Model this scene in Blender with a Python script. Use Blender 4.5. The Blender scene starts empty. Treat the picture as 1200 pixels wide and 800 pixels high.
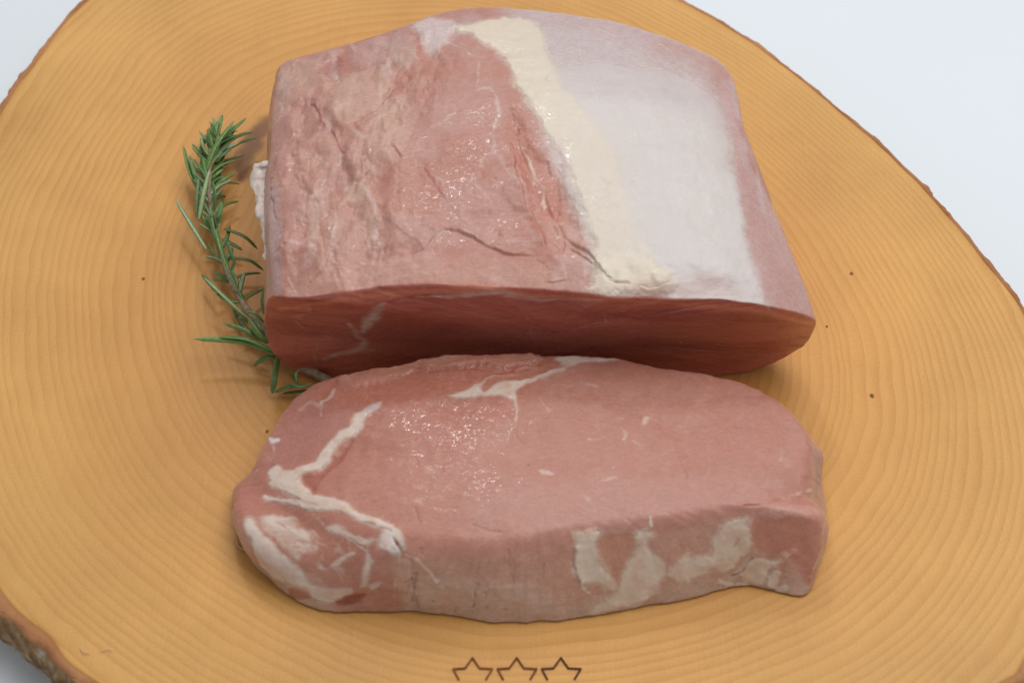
import bpy, math, random
import numpy as np
from mathutils import Vector
from mathutils.bvhtree import BVHTree

random.seed(4); rng = np.random.default_rng(7)
S = bpy.context.scene
COL = S.collection

# ------------------------------------------------------------------ camera
ELEV, FL, DIST = math.radians(48), 55.0, 0.477
PW, PH = 1200, 800
FPX = PW * FL / 36.0
CAM = np.array([0, -math.cos(ELEV) * DIST, math.sin(ELEV) * DIST])
RT = np.array([1.0, 0, 0]); UP = np.array([0, math.sin(ELEV), math.cos(ELEV)])
FW = np.array([0, math.cos(ELEV), -math.sin(ELEV)])
cd = bpy.data.cameras.new('camera'); cam = bpy.data.objects.new('camera', cd); COL.objects.link(cam)
cam.location = CAM; cam.rotation_euler = (math.pi / 2 - ELEV, 0, 0)
cd.lens = FL; cd.sensor_width = 36; cd.clip_start = 0.02; cd.clip_end = 30
cd.dof.use_dof = True; cd.dof.focus_distance = 0.478; cd.dof.aperture_fstop = 17
S.camera = cam

# ------------------------------------------------------------------ light
w = bpy.data.worlds.new('World'); S.world = w; w.use_nodes = True
bg = w.node_tree.nodes['Background']
bg.inputs[0].default_value = (0.97, 0.98, 1.0, 1); bg.inputs[1].default_value = 0.335
def area(name, loc, tgt, sx, sy, power, col):
    l = bpy.data.lights.new(name, 'AREA'); l.shape = 'RECTANGLE'; l.size = sx; l.size_y = sy
    l.energy = power; l.color = col
    o = bpy.data.objects.new(name, l); COL.objects.link(o); o.location = loc
    o.rotation_euler = (Vector(tgt) - Vector(loc)).to_track_quat('-Z', 'Y').to_euler()
    return o
area('overhead_softbox', (0.36, 0.14, 1.05), (0, 0.02, 0), 0.9, 0.75, 7.6, (1.0, 0.985, 0.965))
area('rear_softbox', (0.02, 1.04, 1.08), (0, 0.02, 0), 1.1, 0.6, 3.4, (0.97, 0.98, 1.0))
area('glint_light', (-0.16, 0.80, 1.05), (0, 0, 0), 0.13, 0.13, 2.0, (1.0, 0.98, 0.95))  # added small light with no known source, makes glints on the wet meat
S.view_settings.view_transform = 'Standard'; S.view_settings.look = 'None'
S.view_settings.exposure = 0.0; S.view_settings.gamma = 1.0
S.render.engine = 'CYCLES'; S.cycles.use_denoising = True; S.cycles.max_bounces = 8

# ------------------------------------------------------------------ helpers
def at(x, y, z=0.0):
    """point of the scene at height z that the photograph shows at x, y"""
    v = FW * FPX + RT * (x - PW / 2) + UP * (PH / 2 - y)
    return CAM + v * ((z - CAM[2]) / v[2])
def sm(a, b, x):
    t = np.clip((x - a) / (b - a), 0, 1); return t * t * (3 - 2 * t)
TAB = rng.random((64, 64, 64)).astype(np.float32)
def vnoise(P):
    I = np.floor(P).astype(np.int64); F = (P - I).astype(np.float32); F = F * F * F * (F * (F * 6 - 15) + 10)
    a = I & 63; b = (I + 1) & 63
    fx, fy, fz = F[..., 0], F[..., 1], F[..., 2]
    def g(i, j, k): return TAB[i, j, k]
    c00 = g(a[..., 0], a[..., 1], a[..., 2]) * (1 - fx) + g(b[..., 0], a[..., 1], a[..., 2]) * fx
    c10 = g(a[..., 0], b[..., 1], a[..., 2]) * (1 - fx) + g(b[..., 0], b[..., 1], a[..., 2]) * fx
    c01 = g(a[..., 0], a[..., 1], b[..., 2]) * (1 - fx) + g(b[..., 0], a[..., 1], b[..., 2]) * fx
    c11 = g(a[..., 0], b[..., 1], b[..., 2]) * (1 - fx) + g(b[..., 0], b[..., 1], b[..., 2]) * fx
    return ((c00 * (1 - fy) + c10 * fy) * (1 - fz) + (c01 * (1 - fy) + c11 * fy) * fz) * 2 - 1
def fbm(P, size, octs=4, seed=0, stretch=(1, 1, 1)):
    P = np.asarray(P) / (size * np.array(stretch)) + seed * 7.31
    r = 0; a = 1; t = 0
    for _ in range(octs):
        r = r + a * vnoise(P); t += a; a *= 0.5; P = P * 2.03 + 3.7
    return r / t
def crom(P, n, closed=True, weights=None):
    """dense Catmull-Rom through the rows of P, spaced evenly along the arc (times weights)"""
    P = np.asarray(P, float); m = len(P)
    segs = m if closed else m - 1
    T = np.linspace(0, segs, segs * 24, endpoint=not closed)
    def ev(T):
        i = np.minimum(np.floor(T).astype(int), segs - 1); f = (T - i)[:, None]
        if closed: p0, p1, p2, p3 = P[(i - 1) % m], P[i % m], P[(i + 1) % m], P[(i + 2) % m]
        else: p0, p1, p2, p3 = P[np.maximum(i - 1, 0)], P[i], P[i + 1], P[np.minimum(i + 2, m - 1)]
        return 0.5 * (2 * p1 + (p2 - p0) * f + (2 * p0 - 5 * p1 + 4 * p2 - p3) * f * f + (3 * p1 - p0 - 3 * p2 + p3) * f ** 3)
    if n is None: return ev
    Q = ev(T); Q2 = np.vstack([Q, Q[:1]]) if closed else Q
    d = np.linalg.norm(np.diff(Q2[:, :3], axis=0), axis=1)
    if weights is not None:
        i = np.floor(T if closed else T[:-1]).astype(int) % len(weights); d = d * np.asarray(weights)[i]
    s = np.concatenate([[0], np.cumsum(d)]); s /= s[-1]
    TT = np.append(T, segs) if closed else T
    u = np.interp(np.linspace(0, 1, n, endpoint=not closed), s, TT)
    return u, ev

def link(o, parent=None):
    COL.objects.link(o)
    if parent is not None: o.parent = parent
    return o
def thing(name, label, cat, loc=(0, 0, 0), group=None):
    o = bpy.data.objects.new(name, None); o.empty_display_size = 0.02; link(o); o.location = loc
    o['label'] = label; o['category'] = cat
    if group: o['group'] = group
    return o
def mesh_obj(name, V, F, mat, parent=None, attrs=None, smooth=True):
    me = bpy.data.meshes.new(name)
    V = np.asarray(V, np.float32)
    if parent is not None: V = V - np.array(parent.location, np.float32)
    F = np.asarray(F)
    me.vertices.add(len(V)); me.vertices.foreach_set('co', V.ravel())
    k = F.shape[1]
    me.loops.add(F.size); me.loops.foreach_set('vertex_index', F.ravel().astype(np.int32))
    me.polygons.add(len(F)); me.polygons.foreach_set('loop_start', np.arange(0, F.size, k, dtype=np.int32))
    me.polygons.foreach_set('loop_total', np.full(len(F), k, np.int32))
    me.update(calc_edges=True); me.validate()
    me.polygons.foreach_set('use_smooth', np.full(len(me.polygons), smooth, bool))
    for nm, A in (attrs or {}).items():
        if A.ndim == 2:
            a = me.color_attributes.new(nm, 'FLOAT_COLOR', 'POINT')
            a.data.foreach_set('color', np.hstack([A, np.ones((len(A), 1))]).astype(np.float32).ravel())
        else:
            a = me.attributes.new(nm, 'FLOAT', 'POINT'); a.data.foreach_set('value', A.astype(np.float32))
    me.materials.append(mat)
    return link(bpy.data.objects.new(name, me), parent)
def grid_faces(J, N):
    j = np.arange(J - 1)[:, None] * N; i = np.arange(N)[None]; k = (i + 1) % N
    return np.stack([j + i, j + k, j + N + k, j + N + i], -1).reshape(-1, 4)
def grid_normals(G):
    du = np.roll(G, -1, 1) - np.roll(G, 1, 1)
    dv = np.gradient(G, axis=0)
    n = np.cross(du, dv); l = np.linalg.norm(n, axis=-1, keepdims=True)
    return n / np.maximum(l, 1e-12)

# ------------------------------------------------------------------ materials
def nm(name):
    m = bpy.data.materials.new(name); m.use_nodes = True
    nt = m.node_tree; return m, nt, nt.nodes['Principled BSDF'], nt.nodes.new, nt.links.new
def setv(node, **k):
    for a, b in k.items(): node.inputs[a.replace('_', ' ')].default_value = b
def ramp(nt, stops):
    r = nt.nodes.new('ShaderNodeValToRGB'); e = r.color_ramp.elements
    while len(e) < len(stops): e.new(0.5)
    for i, (p, c) in enumerate(stops):
        e[i].position = p; e[i].color = (*c, 1) if len(c) == 3 else c
    return r
def noise(nt, vec, scale, detail=3, rough=0.5, dist=0.0):
    n = nt.nodes.new('ShaderNodeTexNoise'); setv(n, Scale=scale, Detail=detail, Roughness=rough, Distortion=dist)
    nt.links.new(vec, n.inputs['Vector']); return n
def mapping(nt, vec, scale=(1, 1, 1), rot=(0, 0, 0)):
    m = nt.nodes.new('ShaderNodeMapping'); m.inputs['Scale'].default_value = scale; m.inputs['Rotation'].default_value = rot
    nt.links.new(vec, m.inputs['Vector']); return m.outputs[0]
def math_n(nt, op, a, b=None):
    m = nt.nodes.new('ShaderNodeMath'); m.operation = op
    for i, v in enumerate((a, b)):
        if v is None: continue
        if isinstance(v, (int, float)): m.inputs[i].default_value = v
        else: nt.links.new(v, m.inputs[i])
    return m.outputs[0]
def mixc(nt, fac, a, b, mode='MIX'):
    m = nt.nodes.new('ShaderNodeMix'); m.data_type = 'RGBA'; m.blend_type = mode
    for k, v in ((0, fac), (6, a), (7, b)):
        if isinstance(v, (int, float)): m.inputs[k].default_value = v
        elif isinstance(v, tuple): m.inputs[k].default_value = (*v, 1)
        else: nt.links.new(v, m.inputs[k])
    return m.outputs[2]

def meat_material(name, sss, fibre_rot, relief, rmin=0.27):
    m, nt, p, new, lk = nm(name)
    tint = new('ShaderNodeAttribute'); tint.attribute_name = 'tint'
    wet = new('ShaderNodeAttribute'); wet.attribute_name = 'wet'
    co = new('ShaderNodeTexCoord').outputs['Object']
    fib = noise(nt, mapping(nt, co, (420, 1500, 1200), (0, 0, fibre_rot)), 1.0, 3, 0.55, 0.4)
    mot = noise(nt, co, 420, 4, 0.6)
    fine = noise(nt, co, 2600, 2, 0.6); spk = noise(nt, co, 1300, 3, 0.65, 0.8)
    r1 = ramp(nt, [(0.3, (1 - 0.05 * relief, 1 - 0.06 * relief, 1 - 0.065 * relief)), (0.7, (1 + 0.04 * relief, 1 + 0.05 * relief, 1 + 0.055 * relief))]); lk(fib.outputs[0], r1.inputs[0])
    r2 = ramp(nt, [(0.3, (1 - 0.06 * relief, 1 - 0.075 * relief, 1 - 0.08 * relief)), (0.72, (1 + 0.05 * relief, 1 + 0.065 * relief, 1 + 0.075 * relief))]); lk(mot.outputs[0], r2.inputs[0])
    c = mixc(nt, 1.0, tint.outputs[0], r1.outputs[0], 'MULTIPLY')
    c = mixc(nt, 1.0, c, r2.outputs[0], 'MULTIPLY')
    r3 = ramp(nt, [(0.36, (1 - 0.06 * relief, 1 - 0.08 * relief, 1 - 0.085 * relief)), (0.52, (1, 1, 1)), (0.68, (1 + 0.06 * relief, 1 + 0.11 * relief, 1 + 0.12 * relief))]); lk(spk.outputs[0], r3.inputs[0])
    c = mixc(nt, 1.0, c, r3.outputs[0], 'MULTIPLY')
    lk(c, p.inputs['Base Color'])
    if sss:
        setv(p, Subsurface_Weight=sss, Subsurface_Scale=0.0007); p.inputs['Subsurface Radius'].default_value = (1.0, 0.36, 0.22)
    rr = math_n(nt, 'MULTIPLY_ADD', mot.outputs[0], 0.35); nt.nodes[-1].inputs[2].default_value = rmin
    lk(rr, p.inputs['Roughness'])
    lk(wet.outputs['Fac'], p.inputs['Coat Weight']); setv(p, Coat_Roughness=0.11, Specular_IOR_Level=0.45, Coat_IOR=1.38)
    h = math_n(nt, 'ADD', math_n(nt, 'MULTIPLY', fib.outputs[0], 0.55), math_n(nt, 'MULTIPLY', mot.outputs[0], 1.0))
    h = math_n(nt, 'ADD', h, math_n(nt, 'ADD', math_n(nt, 'MULTIPLY', fine.outputs[0], 0.10), math_n(nt, 'MULTIPLY', spk.outputs[0], 0.2)))
    b = new('ShaderNodeBump'); setv(b, Strength=0.5 * relief, Distance=0.00018); lk(h, b.inputs['Height'])
    lk(b.outputs[0], p.inputs['Normal'])
    b2 = new('ShaderNodeBump'); setv(b2, Strength=1.0 * relief, Distance=0.00036); film = noise(nt, mapping(nt, co, (520, 950, 800)), 1.0, 2, 0.5, 0.8)
    fr_ = ramp(nt, [(0.40, (0, 0, 0)), (0.62, (1, 1, 1))]); lk(film.outputs[0], fr_.inputs[0])
    hc = math_n(nt, 'ADD', math_n(nt, 'MULTIPLY', mot.outputs[0], 0.35), fr_.outputs[0]); lk(hc, b2.inputs['Height'])
    lk(b2.outputs[0], p.inputs['Coat Normal'])
    return m
MEAT = meat_material('raw_pork', 0.4, 0.15, 1.0)
FAT = meat_material('pork_fat', 0.0, 1.4, 0.22, 0.30)

def wood_material():
    m, nt, p, new, lk = nm('beech_wood')
    ring = new('ShaderNodeAttribute'); ring.attribute_name = 'ring'
    co = new('ShaderNodeTexCoord').outputs['Object']
    warp = noise(nt, co, 9, 3, 0.5); warp2 = noise(nt, co, 45, 2, 0.5)
    r = math_n(nt, 'ADD', ring.outputs['Fac'], math_n(nt, 'MULTIPLY', math_n(nt, 'SUBTRACT', warp.outputs[0], 0.5), 0.05))
    r = math_n(nt, 'ADD', r, math_n(nt, 'MULTIPLY', math_n(nt, 'SUBTRACT', warp2.outputs[0], 0.5), 0.014))
    # uneven ring widths: a slow noise along the radius
    cx = new('ShaderNodeCombineXYZ'); lk(math_n(nt, 'MULTIPLY', ring.outputs['Fac'], 9.0), cx.inputs[0])
    slow = noise(nt, cx.outputs[0], 1.0, 2, 0.5)
    r = math_n(nt, 'ADD', r, math_n(nt, 'MULTIPLY', slow.outputs[0], 0.09))
    fr = math_n(nt, 'FRACT', math_n(nt, 'MULTIPLY', r, 58.0))
    prof = ramp(nt, [(0.0, (0.1,) * 3), (0.35, (0.2,) * 3), (0.80, (0.85,) * 3), (0.9, (1.0,) * 3), (1.0, (0.1,) * 3)])
    lk(fr, prof.inputs[0])
    patch = noise(nt, co, 22, 3, 0.6)
    amt = math_n(nt, 'MULTIPLY', prof.outputs[0], math_n(nt, 'MULTIPLY_ADD', patch.outputs[0], 1.1))
    nt.nodes[-2].inputs[2].default_value = 0.0
    base = ramp(nt, [(0.25, (0.635, 0.312, 0.090)), (0.6, (0.65, 0.332, 0.095)), (0.95, (0.69, 0.392, 0.125))])
    lk(ring.outputs['Fac'], base.inputs[0])
    c = mixc(nt, math_n(nt, 'MULTIPLY', amt, 0.66), base.outputs[0], (0.50, 0.205, 0.042))
    blot = noise(nt, co, 14, 4, 0.6)
    rb = ramp(nt, [(0.3, (0.86, 0.835, 0.80)), (0.7, (1.07, 1.075, 1.08))]); lk(blot.outputs[0], rb.inputs[0])
    c = mixc(nt, 1.0, c, rb.outputs[0], 'MULTIPLY')
    pores = noise(nt, co, 1500, 2, 0.6)
    rp = ramp(nt, [(0.3, (0.93, 0.91, 0.87)), (0.62, (1.03, 1.03, 1.03))]); lk(pores.outputs[0], rp.inputs[0])
    c = mixc(nt, 0.8, c, rp.outputs[0], 'MULTIPLY')
    saw = noise(nt, mapping(nt, co, (1100, 25, 1), (0, 0, 0.6)), 1.0, 2, 0.5)
    rs = ramp(nt, [(0.35, (0.97, 0.96, 0.95)), (0.65, (1.02, 1.02, 1.02))]); lk(saw.outputs[0], rs.inputs[0])
    c = mixc(nt, 0.6, c, rs.outputs[0], 'MULTIPLY')
    shk = new('ShaderNodeAttribute'); shk.attribute_name = 'shade_knot'
    c = mixc(nt, math_n(nt, 'MULTIPLY', shk.outputs['Fac'], math_n(nt, 'MULTIPLY_ADD', patch.outputs[0], 0.9)), c, (0.20, 0.085, 0.032))  # wood colour darkened for the roast's shadow and the knot
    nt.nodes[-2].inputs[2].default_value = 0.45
    lk(c, p.inputs['Base Color'])
    rr = math_n(nt, 'MULTIPLY_ADD', blot.outputs[0], 0.2); nt.nodes[-1].inputs[2].default_value = 0.42
    lk(rr, p.inputs['Roughness']); setv(p, Specular_IOR_Level=0.35)
    h = math_n(nt, 'ADD', math_n(nt, 'MULTIPLY', saw.outputs[0], 0.5), math_n(nt, 'ADD', math_n(nt, 'MULTIPLY', pores.outputs[0], 0.6), math_n(nt, 'MULTIPLY', prof.outputs[0], -0.05)))
    b = new('ShaderNodeBump'); setv(b, Strength=0.2, Distance=0.0002); lk(h, b.inputs['Height']); lk(b.outputs[0], p.inputs['Normal'])
    return m
WOOD = wood_material()

def bark_material():
    m, nt, p, new, lk = nm('bark')
    t = new('ShaderNodeAttribute'); t.attribute_name = 'across'
    co = new('ShaderNodeTexCoord').outputs['Object']
    n1 = noise(nt, co, 160, 5, 0.65); n2 = noise(nt, co, 700, 4, 0.6); n3 = noise(nt, co, 60, 3, 0.5)
    outer = ramp(nt, [(0.3, (0.06, 0.036, 0.018)), (0.46, (0.24, 0.135, 0.06)), (0.56, (0.36, 0.24, 0.12)), (0.68, (0.50, 0.45, 0.36))])
    lk(n1.outputs[0], outer.inputs[0])
    inner = ramp(nt, [(0.3, (0.34, 0.14, 0.055)), (0.7, (0.50, 0.25, 0.12))]); lk(n3.outputs[0], inner.inputs[0])
    f = math_n(nt, 'ADD', t.outputs['Fac'], math_n(nt, 'MULTIPLY', math_n(nt, 'SUBTRACT', n3.outputs[0], 0.5), 0.5))
    fr = ramp(nt, [(0.30, (0, 0, 0)), (0.40, (1, 1, 1))]); lk(f, fr.inputs[0])
    lk(mixc(nt, fr.outputs[0], inner.outputs[0], outer.outputs[0]), p.inputs['Base Color'])
    setv(p, Roughness=0.8, Specular_IOR_Level=0.2)
    h = math_n(nt, 'ADD', n1.outputs[0], math_n(nt, 'MULTIPLY', n2.outputs[0], 0.4))
    b = new('ShaderNodeBump'); setv(b, Strength=0.8, Distance=0.0012); lk(h, b.inputs['Height']); lk(b.outputs[0], p.inputs['Normal'])
    return m
BARK = bark_material()

def simple(name, col, rough=0.5, spec=0.4, nscale=None, amp=0.15, bump=0.0):
    m, nt, p, new, lk = nm(name)
    co = new('ShaderNodeTexCoord').outputs['Object']
    n = noise(nt, co, nscale or 300, 4, 0.6)
    r = ramp(nt, [(0.3, tuple(c * (1 - amp) for c in col)), (0.7, tuple(min(1, c * (1 + amp)) for c in col))])
    lk(n.outputs[0], r.inputs[0]); lk(r.outputs[0], p.inputs['Base Color']); setv(p, Roughness=rough, Specular_IOR_Level=spec)
    if bump:
        b = new('ShaderNodeBump'); setv(b, Strength=0.6, Distance=bump); lk(n.outputs[0], b.inputs['Height']); lk(b.outputs[0], p.inputs['Normal'])
    return m
TABLE = simple('white_laminate', (0.735, 0.785, 0.835), 0.55, 0.4, 6, 0.012)
BURN = simple('burned_line', (0.085, 0.032, 0.020), 0.7, 0.2, 260, 0.5)
KNOT = simple('dark_wood', (0.26, 0.115, 0.035), 0.7, 0.2, 900, 0.35)
SPLINT = simple('raw_fibre', (0.74, 0.55, 0.36), 0.7, 0.2, 900, 0.2)

def leaf_material():
    m, nt, p, new, lk = nm('rosemary_needle')
    t = new('ShaderNodeAttribute'); t.attribute_name = 'tint'
    co = new('ShaderNodeTexCoord').outputs['Object']
    n = noise(nt, co, 900, 4, 0.6)
    r = ramp(nt, [(0.3, (0.72, 0.78, 0.7)), (0.7, (1.25, 1.2, 1.2))]); lk(n.outputs[0], r.inputs[0])
    lk(mixc(nt, 1.0, t.outputs[0], r.outputs[0], 'MULTIPLY'), p.inputs['Base Color'])
    setv(p, Roughness=0.38, Specular_IOR_Level=0.5, Subsurface_Weight=0.12, Subsurface_Scale=0.0008)
    b = new('ShaderNodeBump'); setv(b, Strength=0.5, Distance=0.0002); lk(n.outputs[0], b.inputs['Height']); lk(b.outputs[0], p.inputs['Normal'])
    return m
LEAF = leaf_material()

# ------------------------------------------------------------------ table
TH = 0.021                                          # thickness of the board
V = [(-2, -2, -TH), (2, -2, -TH), (2, 2, -TH), (-2, 2, -TH)]
tb = mesh_obj('table', V, [(0, 1, 2, 3)], TABLE); tb['kind'] = 'structure'

# ------------------------------------------------------------------ board
board = thing('cutting_board', 'round tree slice board of orange brown wood with growth rings and bark edge', 'cutting board', (0, 0.02, -TH))
PITH = np.array([0.0, 0.022])
def gp(x, y, z=0.0): return at(x, y, z)[:2]
outl = [gp(1200, 370), (0.163, -0.03), (0.156, -0.07), gp(1200, 773), gp(1165, 803), (0.08, -0.146), (0.02, -0.160),
        (-0.04, -0.153), gp(115, 802), gp(55, 745), gp(0, 692), (-0.163, -0.045), (-0.182, 0.015), (-0.187, 0.065), gp(0, 128), gp(50, 62), gp(103, 0),
        (-0.125, 0.212), (-0.06, 0.232), (0.005, 0.218), gp(797, 0), gp(900, 62), gp(1000, 143), gp(1085, 222), gp(1150, 300)]
NB = 900
u, ev = crom(np.array(outl), NB)
O2 = ev(u)
th = np.arctan2(*(O2 - PITH).T[::-1])
wob = fbm(np.c_[O2, np.zeros(NB)], 0.03, 3, 5) * 0.0014
dirn = (O2 - PITH) / np.linalg.norm(O2 - PITH, axis=1, keepdims=True)
IN = O2 + dirn * wob[:, None]                       # inner edge of the bark
rho = np.concatenate([[0.003], np.linspace(0.03, 1, 200)])
G = np.zeros((len(rho) + 2, NB, 3))
for j, r in enumerate(rho):
    G[j, :, :2] = PITH + (IN - PITH) * r
    G[j, :, 2] = fbm(np.c_[G[j, :, :2], np.zeros(NB)], 0.07, 2, 3) * 0.0002
G[len(rho) - 1, :, 2] -= 0.0004
for a, z in ((0, -0.010), (1, -TH)):
    G[len(rho) + a, :, :2] = IN - dirn * 0.001; G[len(rho) + a, :, 2] = z
G[:len(rho), :, 2] -= 0.0003
meanR = np.linalg.norm(IN - PITH, axis=1)
smR = np.convolve(np.tile(meanR, 3), np.ones(61) / 61, 'same')[NB:2 * NB]
ring = np.concatenate([np.outer(rho, meanR / smR), np.ones((2, NB))]).ravel()
ring = ring * (0.93 + 0.07 * np.tile(smR / smR.mean(), len(rho) + 2))
V = G.reshape(-1, 3); F = grid_faces(len(rho) + 2, NB)
V = np.vstack([V, [[*PITH, 0]]]); F = np.vstack([F, [[len(V) - 1, (i + 1) % NB, i, i] for i in range(0)] or F[:0]])
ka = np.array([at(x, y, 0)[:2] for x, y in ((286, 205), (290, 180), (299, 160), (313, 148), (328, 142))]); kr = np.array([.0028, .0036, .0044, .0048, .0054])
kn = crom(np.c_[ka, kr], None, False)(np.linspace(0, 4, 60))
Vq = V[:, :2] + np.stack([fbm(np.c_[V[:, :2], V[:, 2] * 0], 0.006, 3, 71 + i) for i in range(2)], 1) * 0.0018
shkv = np.zeros(len(V)); near = np.nonzero(np.linalg.norm(V[:, :2] - ka[2], axis=1) < 0.04)[0]
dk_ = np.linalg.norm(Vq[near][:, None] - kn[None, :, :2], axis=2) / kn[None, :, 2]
shkv[near] = 1 - sm(0.35, 1.5, dk_.min(1))  # roast's cast shadow and a knot, painted together as one dark patch
mesh_obj('wood_disc', V, F, WOOD, board, {'ring': np.append(ring, 0), 'shade_knot': shkv})
# bark: a closed ring, lip on top, rough outer side
prof = [(-0.0006, -0.0010, 0), (0.0, -0.0004, 0.05), (0.0016, -0.0003, 0.15), (0.0030, -0.0009, 0.28), (0.0038, -0.0022, 0.42), (0.0048, -0.004, 0.6), (0.0054, -0.0065, 0.8),
        (0.0056, -0.0095, 1), (0.0052, -0.0125, 1), (0.0045, -0.0155, 1), (0.0032, -0.0185, 1), (0.001, -TH, 1), (-0.001, -TH, 1)]
NK = 1800
uk, evk = crom(IN, NK); IK = evk(uk)
dk = (IK - PITH) / np.linalg.norm(IK - PITH, axis=1, keepdims=True)
thick = 1 + 0.45 * fbm(np.c_[IK, np.zeros(NK)], 0.018, 4, 11) + 0.30 * fbm(np.c_[IK, np.zeros(NK)], 0.005, 3, 12)
thick = thick * (0.50 + 0.40 * np.clip((-IK[:, 1] + 0.03) / 0.12, 0, 1))
G = np.zeros((len(prof), NK, 3)); AC = np.zeros((len(prof), NK))
for j, (o, z, a) in enumerate(prof):
    k = thick if o > 0.0001 else np.ones(NK)
    pz = np.c_[IK, np.full(NK, z)]
    rough = fbm(pz, 0.006, 4, 21) * 0.0013 * (a > 0.2)
    G[j, :, :2] = IK + dk * (o * k + rough)[:, None]
    G[j, :, 2] = z + (fbm(pz, 0.012, 3, 22) * 0.0006 if 0.1 < a < 0.9 else 0)
    AC[j] = a
mesh_obj('bark', G.reshape(-1, 3), grid_faces(len(prof), NK), BARK, board, {'across': AC.ravel()})
# burned stars
def star(dx, mat):
    """the open outline of a five-pointed star, two lower legs left short"""
    P = [at(x + dx, y, 0)[:2] for x, y in ((537.6, 795), (531.2, 783), (544.9, 782.3), (553.7, 770), (562.3, 782.2), (577, 783), (569.7, 794.8))]
    V = []; F = []; t = 0.00021
    for k in range(len(P) - 1):
        a, b = P[k], P[k + 1]; d = (b - a) / np.linalg.norm(b - a); nn = np.array([-d[1], d[0]])
        a2, b2 = a - d * t * 0.7, b + d * t * 0.7; i = len(V); z = 0.00012 + 0.00002 * (k % 2)
        for zz in (z, -0.0008):
            for q in (a2 + nn * t, b2 + nn * t, b2 - nn * t, a2 - nn * t): V.append((*q, zz))
        F += [(i, i + 3, i + 2, i + 1), (i, i + 1, i + 5, i + 4), (i + 1, i + 2, i + 6, i + 5), (i + 2, i + 3, i + 7, i + 6), (i + 3, i, i + 4, i + 7)]
    return mesh_obj('burned_star', V, F, mat, board, smooth=False)
star(0, simple('light_burned_line', (0.24, 0.085, 0.03), 0.7, 0.2, 260, 0.45))
star(51.9, simple('mid_burned_line', (0.15, 0.05, 0.022), 0.7, 0.2, 260, 0.5)); star(103.7, BURN)
for kx, ky, kr in ((1022, 463, 2.6), (998, 320, 2.2), (168, 326, 2.2), (969, 382, 1.5), (313, 505, 2.0)):
    c = at(kx, ky, 0); n = 10; r = kr * 0.00026
    V = [(c[0] + r * math.cos(2 * math.pi * i / n) * random.uniform(.7, 1.2), c[1] + r * math.sin(2 * math.pi * i / n) * random.uniform(.7, 1.2), 0.00005) for i in range(n)]
    V += [(c[0], c[1], 0.00016)]
    mesh_obj('knot', V, [(i, (i + 1) % n, n) for i in range(n)], KNOT, board)

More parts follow.
